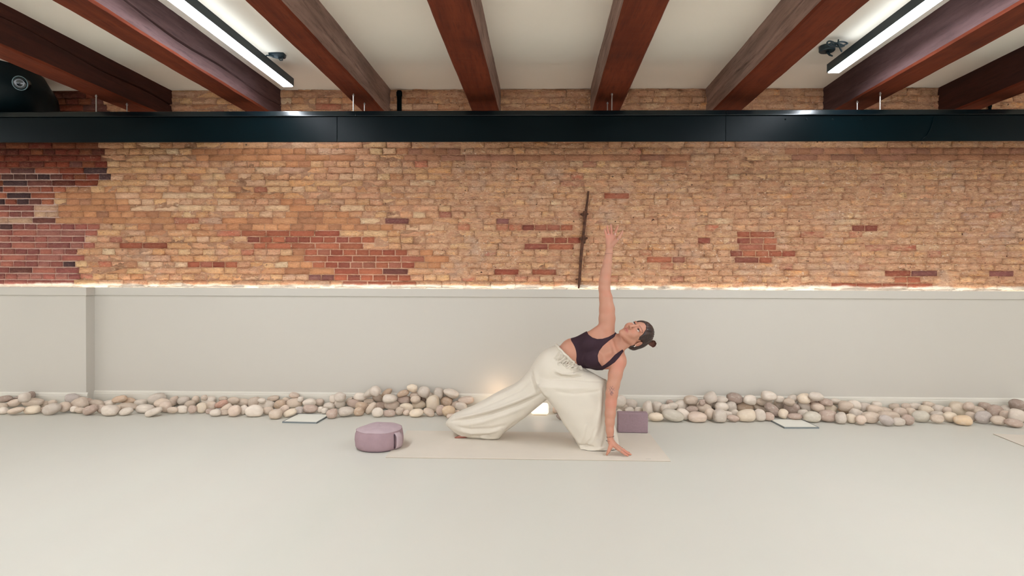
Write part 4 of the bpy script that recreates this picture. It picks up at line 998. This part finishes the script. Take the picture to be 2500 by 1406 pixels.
# nails, eyes, brows
m_eye = simple('eye_white', (196,178,168), rough=.3); m_iris = simple('dark_iris', (44,28,22), rough=.15)
for sg in (1, -1):
    bm = bmesh.new(); bmesh.ops.create_uvsphere(bm, u_segments=24, v_segments=16, radius=.0118); bmesh.ops.translate(bm, verts=bm.verts, vec=Vector(H(.031*sg,-.001,.0715)))
    bm_obj('eye', bm, m_eye, person, smooth=True)
    bm = bmesh.new(); bmesh.ops.create_uvsphere(bm, u_segments=20, v_segments=12, radius=.0064); M = Matrix((Lh, U, Ff)).transposed().to_4x4()
    for v in bm.verts: v.co = Vector(H(.030*sg,.0015,.0800))+M.to_3x3() @ Vector((v.co.x, v.co.y, v.co.z*.75))
    bm_obj('iris', bm, m_iris, person, smooth=True)
    bm = bmesh.new(); 
    pts = [Vector(H(.031*sg+.0145*math.cos(a)*sg, .0022+.0024*math.sin(a), .0852-.0065*abs(math.cos(a))**2)) for a in [math.pi*k/8 for k in range(9)]]
    tube(bm, pts, [.0008,.0013,.0016,.0018,.0018,.0018,.0016,.0013,.0008], 6); bm_obj('eyelashes', bm, m_iris, person, smooth=True)
# ---- hair
m_hair, nt, b = new_mat('brown_hair'); N = nt.nodes; Lk = nt.links; tc = node('ShaderNodeTexCoord')
mp = node('ShaderNodeMapping'); mp.inputs['Rotation'].default_value = (0, math.radians(20), 0); mp.inputs['Scale'].default_value = (60, 160, 14); Lk.new(tc.outputs['Object'], mp.inputs['Vector'])
nn = noise(1.0, 4, mp.outputs['Vector']); Lk.new(mixc(mrange(nn, .35, .7), lin((22,13,11)), lin((64,38,29))), b.inputs['Base Color']); b.inputs['Roughness'].default_value = .42
bp = node('ShaderNodeBump'); bp.inputs['Strength'].default_value = .6; bp.inputs['Distance'].default_value = .004; Lk.new(nn, bp.inputs['Height']); Lk.new(bp.outputs['Normal'], b.inputs['Normal'])
Hf = Field(HC-.17, HC+.17, .0026)
Hf.ell(H(0,.030,-.018), (.083,.094,.096), AX, .01)
Hf.ell(H(.012,-.030,-.052), (.068,.055,.050), AX, .02)
Hf.ell(H(.040,-.048,-.040), (.040,.036,.034), AX, .02)
Hf.ell(H(.010,.010,-.085), (.05,.06,.04), AX, .02)
# cut away the face opening
Hf.ell(H(0,-.036,.082), (.078,.108,.066), AX, .006, 'sub')
Hf.ell(H(.086,-.032,.000), (.034,.040,.026), AX, .006, 'sub'); Hf.ell(H(-.086,-.032,.000), (.034,.040,.026), AX, .006, 'sub')
Hf.cap(H(0,-.10,0), H(0,-.10,.02), .045, .045, .01, 'sub')
Vh, Fh = surface_nets(Hf.a, Hf.lo, Hf.h); Vh = relax(Vh, Fh, 2, .5); nh = normals(Vh, Fh)
g = (Vh-HC); st = np.sin(np.arctan2(g @ Lh, (g @ Ff)+.12)*46+6*vnoise(Vh, 20, 4)); Vh = Vh+nh*(st*.0013)[:, None]
hair = mesh_np('hair', Vh, Fh, m_hair, person)
Bf = Field(P(1580,860,4.08)-.06, P(1600,825,4.0)+.07, .0025); bc = P(1594.5,839,4.03)
Bf.ell(bc, (.020,.020,.024), None, .006); Bf.cap(P(1588,838,4.03), bc, .016, .014, .01)
rng3 = random.Random(3)
for k in range(7):
    a = k*.9; Bf.cap(bc+np.array([.012*math.cos(a), -.008+.01*math.sin(a*2), .018*math.sin(a)]), bc+np.array([.016*math.cos(a+1), -.012*math.cos(a), .02*math.sin(a+1)]), .008, .006, .003)
V_, F_ = surface_nets(Bf.a, Bf.lo, Bf.h); mesh_np('hair_bun', relax(V_, F_, 1), F_, simple('bun_hair', (132,80,62), rough=.55, rgb2=(74,44,36), nscale=120, bump=.6, bscale=160), person)
bm = bmesh.new()
for (pts) in ([(1595,828),(1599,829),(1603,832),(1606,837),(1607,842)],[(1599,845),(1602,846),(1604,849),(1605,852)],[(1541,853),(1538,855),(1536,858),(1535,862)]):
    tube(bm, [P(x, y, 4.0) for x, y in pts], [.0004*(1-.6*i/len(pts)) for i in range(len(pts))], 5)
bm_obj('loose_strands', bm, m_hair, person)
# earrings, rings, bracelets
m_pearl = simple('pearl', (240,232,220), rough=.2, spec=.8); m_silver = simple('silver', (214,208,200), rough=.2, metal=.9); m_cord = simple('black_cord', (84,56,54), rough=.7)
bm = bmesh.new()
for q_ in (H(.0835,-.047,-.010), H(.086,-.055,-.008)): bmesh.ops.create_icosphere(bm, subdivisions=2, radius=.0036, matrix=Matrix.Translation(Vector(q_)))
bm_obj('earring', bm, m_pearl, person, smooth=True)
def ringat(a, b_, r, rt_, name, mt_, f=.5, par=person, tilt=0):
    a, b_ = Vector(a), Vector(b_); c = a.lerp(b_, f); t_ = (b_-a).normalized(); n1 = t_.cross(Vector((0,1,0))).normalized(); n2 = t_.cross(n1)
    bm = bmesh.new(); tube(bm, [c+(n1*math.cos(k*math.pi/12)+n2*math.sin(k*math.pi/12))*r+t_*tilt*math.cos(k*math.pi/12) for k in range(24)], rt_, 6, closed=True); return bm_obj(name, bm, mt_, par, smooth=True)
ringat(P(1487,575.5,4.06), P(1484.3,564,4.055), .0088, .0013, 'ring', m_silver, .3); ringat(P(1500,577,4.057), P(1503.6,565,4.052), .0088, .0013, 'ring', m_silver, .3)
ringat(P(1504.5,588,4.042), P(1511.5,580,4.034), .0112, .0014, 'ring', m_silver, .6); ringat(fit(kn[0], .0095), fit((1518,1102.5,3.792), .0085), .0096, .0016, 'ring', m_silver, .55)
ringat(fit(kn[2], .0095), fit((1523,1098.5,3.848), .0085), .0096, .0014, 'ring', m_silver, .55)
for (q_, c_) in (((1484.5,571.5,4.043), 1), ((1502,570.5,4.04), 1)):
    bm = bmesh.new(); bmesh.ops.create_icosphere(bm, subdivisions=2, radius=.0026, matrix=Matrix.Translation(Vector(P(*q_)))); bm_obj('ring_stone', bm, m_pearl, person, smooth=True)
ringat(P(1486.5,618,4.06), P(1483,640,4.055), .0265, .0014, 'wrist_cord', m_cord, .10, tilt=-.004)
for (ya, tl, rr_) in ((1066, -.001, .0230), (1076.5, .004, .0250)):
    a = P(1489.5,ya-4,3.853); b_ = P(1490.5,ya+4,3.85); ringat(a, b_, rr_, .0009, 'bracelet', m_cord, .5, tilt=tl)
    a, b_ = Vector(a), Vector(b_); c = a.lerp(b_, .5); t_ = (b_-a).normalized(); n1 = t_.cross(Vector((0,1,0))).normalized(); n2 = t_.cross(n1); bm = bmesh.new()
    for k in (0, 3, 7, 10, 13, 16, 20):
        an = k*math.pi/12; bmesh.ops.create_icosphere(bm, subdivisions=2, radius=.0023, matrix=Matrix.Translation(c+(n1*math.cos(an)+n2*math.sin(an))*(rr_+.001)+t_*tl*math.cos(an)))
    bm_obj('bracelet_beads', bm, m_cord, person, smooth=True)
# ---- cropped top: a thin shell over the torso, cut out with neckline, armholes and straps
T = Field((at(1385,700,4.0).x, 3.86, at(1400,910,3.9).z), (at(1530,700,4.0).x, 4.18, at(1500,790,4.0).z), .0024)
g_ = .0045
T.ell(P(1400,860,4.05), (.09+g_,.094+g_,.088+g_), (s_ax, t_ax, y_ax), .03); T.ell(P(1436,856,4.04), (.120+g_,.118+g_,.092+g_), (s_ax, t_ax, y_ax), .03)
T.ell(P(1474,848,4.03), (.085+g_,.118+g_,.078+g_), (s_ax, t_ax, y_ax), .03); T.cap(P(1446,828,4.03), P(1477,803,4.02), .058+g_, .050+g_, .03)
T.cap(P(1458,885,4.0), P(1506,882,3.95), .048+g_, .052+g_, .03)
T.ell(P(1438,842,3.975), (.062+g_,.056+g_,.052+g_), (s_ax, t_ax, y_ax), .025); T.ell(P(1449,878,3.955), (.060+g_,.054+g_,.054+g_), (s_ax, t_ax, y_ax), .025)
T.cap(P(1482,812,4.03), P(1500,838,4.03), .045+g_, .044+g_, .03); T.cap(P(1500,838,4.03), P(1509,872,3.98), .044+g_, .050+g_, .03)
T.cap(P(1497,845,3.965), P(1508,876,3.925), .010+g_, .012+g_, .02); T.cap(P(1495,838,3.97), P(1487,815,3.985), .010+g_, .012+g_, .02)
T.cap(P(1499,842,4.03), H(0,-.055,-.032), .052+g_*.5, .047+g_*.5, .022)
T.ell(P(1508.5,884,3.94), (.053+g_,.054+g_,.052+g_), None, .03)
TOP = [(1392.7,825.3),(1401,821),(1411,816.8),(1421,811),(1430,803),(1433,809),(1436.5,816.5),(1446.7,824),(1458,827.5),(1471,826.8),(1485,822.5),(1498,815.4),(1506.5,807),(1514,806),(1511.7,815.4),(1500.8,822),(1486.5,832),(1472,844.5),
       (1463,856.6),(1459.3,868),(1461,882),(1469.5,894.5),(1478,888.6),(1489.4,879),(1500.8,866.2),(1510.7,859),(1522,851),(1522,858),(1511.7,872.5),(1501,884.3),(1489.4,892.6),(1478,899),(1468,906),(1450,908),(1428,906),(1414,899),(1407,884),(1400,861),(1394.5,839.6)]
ii = np.argwhere(T.a < .02); XYZ = T.lo+ii*T.h; qx, qy = to_px(XYZ)
ins = in_poly(qx, qy, TOP); dd_ = seg_dist(qx, qy, TOP+TOP[:1])*4.0/F_PX; dd_ = np.where(ins, -dd_, dd_)
vals = T.a[ii[:,0], ii[:,1], ii[:,2]]; T.a[ii[:,0], ii[:,1], ii[:,2]] = np.maximum(vals, dd_)
T.a[(T.a >= .02)] = .02
Vt, Ft = surface_nets(T.a, T.lo, T.h); Vt = relax(Vt, Ft, 2, .4)
m_top = simple('aubergine_jersey', (52, 34, 42), rough=.75, noise=.1, nscale=12, bump=.2, bscale=350, spec=.2)
mesh_np('crop_top', Vt, Ft, m_top, person)

# ---- trousers
m_tr = simple('cream_jersey', (206, 197, 182), rough=.85, noise=.02, nscale=10, bump=.12, bscale=260, spec=.2)
Q = Field((at(1080,700,4.25).x, 3.84, .0062), (at(1525,700,3.95).x, 4.42, at(1360,830,4.1).z), .0040)
R1 = [(1089,1030,1037,4.262,.016),(1096,1021,1045,4.262,.045),(1107,1011,1054,4.262,.075),(1129,1001,1067,4.25,.100),(1153,991,1073,4.24,.112),(1178,978,1076,4.23,.116),(1202,964,1077,4.22,.118),(1218,956,1075,4.21,.118),(1232,949,1060,4.20,.116),(1256,937,1041,4.185,.114),
      (1270,927,1030,4.175,.114),(1283,914,1021,4.165,.116),(1294,900,1012,4.155,.12),(1310,874,999,4.14,.125),(1325,860,987,4.12,.128),(1337,852,977,4.11,.130),(1360,841,960,4.10,.125),(1385,840,945,4.08,.115)]
rx, rzt, rzb, ry, rh = [], [], [], [], []
for (x, yt, yb_, Yc, hd) in R1:
    p = at(x, yt, Yc); q_ = at(x, yb_, Yc-hd*.45); rx.append(p.x); rzt.append(p.z); rzb.append(max(q_.z, -.004)); ry.append(Yc); rh.append(hd)
def loft_x(X, Y, Z):
    x = X[:, 0, 0]; f = lambda a: np.interp(x, rx, a)[:, None, None]
    zt_, zb_, yc, hd = f(rzt), f(rzb), f(ry), f(rh); cz_, hz = (zt_+zb_)/2, (zt_-zb_)/2
    d = ((np.abs((Y-yc)/hd)**2.3+np.abs((Z-cz_)/hz)**2.3)**(1/2.3)-1)*np.minimum(hd, hz)
    return np.maximum(d, np.maximum(rx[0]-X, X-rx[-1])).astype(np.float32)
Q.put((rx[0],3.9,0), (rx[-1],4.42,.8), loft_x, .004)
Q.cap(P(1354,894,4.09), P(1392,866,4.055), .104, .100, .02)
Q.ell(P(1352,893,4.10), (.112,.118,.128), ((.71,0,.71),(-.71,0,.71),(0,1,0)), .03)
# waist opening
wa, wb = P(1361,842,4.0), P(1412,891,4.0); wd = wb-wa; wn = np.array([-wd[2], 0, wd[0]]); wn /= np.linalg.norm(wn)
if wn[0] < 0: wn = -wn
def plane(X, Y, Z): return -((X-wa[0])*wn[0]+(Z-wa[2])*wn[2])+.0*Y
Q.put((at(1350,800,4).x,3.84,.30), (at(1450,800,4).x,4.42,.75), lambda X, Y, Z: plane(X, Y, Z).astype(np.float32), .004, 'sub')
Q.cap(P(1352,905,4.08), P(1449,950,4.0), .120, .083, .035)
Q.cap(P(1405,920,4.04), P(1452,947,4.0), .082, .080, .03)
D1 = [(925,1322,1480,4.02,.085),(940,1312,1482.5,4.02,.105),(958,1324,1483,4.02,.112),(975,1336,1484,4.02,.115),(1000,1357,1490,4.02,.118),(1030,1373,1499,4.03,.124),(1055,1390,1506,4.035,.130),(1075,1404,1510,4.04,.136),(1090,1411,1512,4.042,.140),(1106,1412,1512,4.044,.142)]
dz_, dl, dr, dy_, dh = [], [], [], [], []
for (y, xl, xr, Yc, hd) in D1[::-1]:
    p = at(xl, y, Yc); q_ = at(xr, y, Yc); dz_.append(p.z); dl.append(p.x); dr.append(q_.x); dy_.append(Yc); dh.append(hd)
dz_[0] = -.01
def loft_z(X, Y, Z):
    z = Z[0, 0, :]; f = lambda a: np.interp(z, dz_, a)[None, None, :]
    xl, xr, yc, hd = f(dl), f(dr), f(dy_), f(dh); cx_, hx = (xl+xr)/2, (xr-xl)/2
    th = np.arctan2((Y-yc)/hd, (X-cx_)/hx); fl = np.clip((.36-Z)/.36, 0, 1)**1.5
    wv = 1+fl*(.030*np.sin(th*7+Z*6)+.018*np.sin(th*13+2+Z*10))-.02*fl
    d = ((np.abs((Y-yc)/hd)**2.6+np.abs((X-cx_)/hx)**2.6)**(1/2.6)/wv-1)*np.minimum(hd, hx)
    return np.maximum(d, np.maximum(dz_[0]-Z, Z-dz_[-1])).astype(np.float32)
Q.put((min(dl)-.02,3.85,0), (max(dr)+.02,4.25,dz_[-1]), loft_z, .020)
Vq, Fq = surface_nets(Q.a, Q.lo, Q.h); Vq = relax(Vq, Fq, 3, .5); nq = normals(Vq, Fq); px, py = to_px(Vq)
front = np.clip(-nq[:,1]*1.6, 0, 1)
def fold(poly, wpx, amp, taper=True):
    global Vq
    d = seg_dist(px, py, poly); g = np.exp(-(d/wpx)**2)
    if taper:
        x0, y0 = poly[0]; x1, y1 = poly[-1]; L = math.hypot(x1-x0, y1-y0); e = np.minimum(np.hypot(px-x0, py-y0), np.hypot(px-x1, py-y1))/L; g = g*np.clip(e*6, 0, 1)
    Vq = Vq+nq*(g*amp*1.5*np.clip(front+.0, 0, 1))[:, None]
# rear leg: long folds sweeping from the hem to the crotch
fold([(1096,1029),(1140,1022),(1200,1008),(1260,988),(1332,958)], 2.6, -.011); fold([(1100,1024),(1150,1015),(1210,998),(1270,976),(1330,948)], 4.5, .009)
fold([(1120,1040),(1180,1030),(1240,1010),(1300,985)], 5, .005); fold([(1150,1004),(1210,980),(1270,952),(1300,925)], 4, -.005); fold([(1190,975),(1240,955),(1285,925)], 4, .004)
fold([(1108,1040),(1150,1048),(1200,1046),(1240,1036)], 3.5, -.005); fold([(1112,1050),(1150,1058),(1195,1056),(1225,1048)], 3.5, .005); fold([(1225,1072),(1236,1050),(1262,1026)], 3, -.004)
fold([(1102,1052),(1118,1060),(1135,1068)], 2.2, .006); fold([(1168,1066),(1190,1070),(1216,1069)], 2.0, .006); fold([(1150,1064),(1170,1066),(1195,1062)], 2.0, -.006)
fold([(1298,905),(1300,925),(1312,955),(1334,974)], 3.0, -.012); fold([(1304,890),(1310,930),(1322,955),(1340,974)], 5, .007)
# front leg: smile folds from the hip, hanging folds to the hem
fold([(1352,910),(1370,918),(1395,920),(1424,914)], 2.2, -.009); fold([(1354,904),(1372,912),(1396,914),(1420,908)], 3.2, .008); fold([(1390,925),(1430,929),(1475,930)], 3, -.004)
fold([(1352,955),(1400,962),(1450,957),(1478,950)], 3.5, -.003); fold([(1345,944),(1390,950),(1440,946)], 4.5, .003); fold([(1476,935),(1474,980),(1472,1030),(1462,1075)], 4, -.007)
fold([(1468,940),(1465,1000),(1455,1050),(1440,1092)], 6, .007); fold([(1455,1040),(1444,1072),(1424,1094)], 3, -.006); fold([(1480,1040),(1477,1070),(1470,1096)], 3.5, -.007); fold([(1430,1035),(1424,1065),(1414,1088)], 4, .004)
fold([(1412,1086),(1432,1088),(1452,1090)], 2.0, -.009); fold([(1408,1092),(1424,1097),(1450,1099),(1478,1093)], 2.5, .007); fold([(1500,1040),(1503,1070),(1505,1090)], 2.5, -.006)
rr2 = random.Random(8)
for k in range(15):                                   # gathers under the waistband
    u = k/14; x = 1366+u*48; y = 858+u*34+4*math.sin(k); dx = -10-6*rr2.random(); dy = 9+8*rr2.random()
    fold([(x-2, y+2), (x+dx*.5, y+dy*.5+2), (x+dx, y+dy)], 1.8, .006*(1 if k % 2 else -1.1), False)
for k in range(9):
    x = 1372+k*6.2+rr2.uniform(-2, 2); y = 884+k*1.5+rr2.uniform(-3, 3); fold([(x, y), (x+5, y+5), (x+11, y+6)], 1.9, rr2.choice((-.007, .008)), False)
V3 = np.stack([Vq[:,0]*.8, Vq[:,1], Vq[:,2]*.8], 1); Vq = Vq+nq*((vnoise(V3, 9, 21)-.5)*.006)[:, None]; Vq[:,2] = np.maximum(Vq[:,2], .0058)
mesh_np('wide_trousers', Vq, Fq, m_tr, person)
# waistband and knotted drawstring
wc = (wa+wb)/2; hw = np.linalg.norm(wd)/2; wu = wd/np.linalg.norm(wd); wc[1] = 4.055
bm = bmesh.new(); pts = []
for k in range(72):
    a = 2*math.pi*k/72; rr_ = .002*math.sin(a*17)+.0015*math.sin(a*29+1); pts.append(Vector(wc+wu*(hw*.985+rr_)*math.cos(a)+np.array([0,1,0])*(.103+rr_)*math.sin(a)+wn*(.002*math.sin(a*11)-.009)))
tube(bm, pts, [.0075+.0012*math.sin(k*1.9) for k in range(72)], 10, closed=True); bm_obj('waistband', bm, m_tr, person, smooth=True)
bm = bmesh.new(); Yk = 3.958
def smooth_path(pl, n=5):
    out = []; q = [pl[0]]+list(pl)+[pl[-1]]
    for i in range(1, len(q)-2):
        for k in range(n):
            t_ = k/n; out.append(tuple(.5*((2*q[i][c])+(-q[i-1][c]+q[i+1][c])*t_+(2*q[i-1][c]-5*q[i][c]+4*q[i+1][c]-q[i+2][c])*t_**2+(-q[i-1][c]+3*q[i][c]-3*q[i+1][c]+q[i+2][c])*t_**3) for c in (0, 1)))
    return out+[pl[-1]]
for pl in ([(1371,881),(1364,884),(1362,890),(1368,893),(1374,888),(1372,882)], [(1374,885),(1382,879),(1389,882),(1388,889),(1380,891),(1374,888)], [(1376,889),(1384,897),(1395,901),(1403,899)]):
    pl = smooth_path(pl); tube(bm, [Vector(P(x, y, Yk+.0004*i)) for i, (x, y) in enumerate(pl)], .0044, 10)
bm_obj('drawstring', bm, m_tr, person, smooth=True)
# rear foot, mostly inside the hem; shade under the hem put into its skin colour
bm = bmesh.new(); tube(bm, [P(1160,1050,4.22), P(1138,1063,4.20), P(1120,1067,4.19), P(1110,1068.5,4.19)], [.026,.017,.010,.004], 14)
for v in bm.verts: v.co.z = max(.0062, v.co.z)
bm_obj('foot', bm, simple('shaded_foot_skin', (146,90,74), rough=.6), person, smooth=True)

# ------------------------------------------------------------------ light and colour
w = bpy.data.worlds.new('room_air'); scn.world = w; w.use_nodes = True
bg = w.node_tree.nodes['Background']; bg.inputs['Color'].default_value = (.92, .94, .98, 1); bg.inputs['Strength'].default_value = 2.4
scn.view_settings.view_transform = 'Standard'; scn.view_settings.look = 'None'; scn.view_settings.exposure = 0.58; scn.view_settings.gamma = 1.0
scn.view_settings.use_curve_mapping = False
scn.cycles.use_denoising = True
scn.cycles.max_bounces = 8; scn.cycles.diffuse_bounces = 5
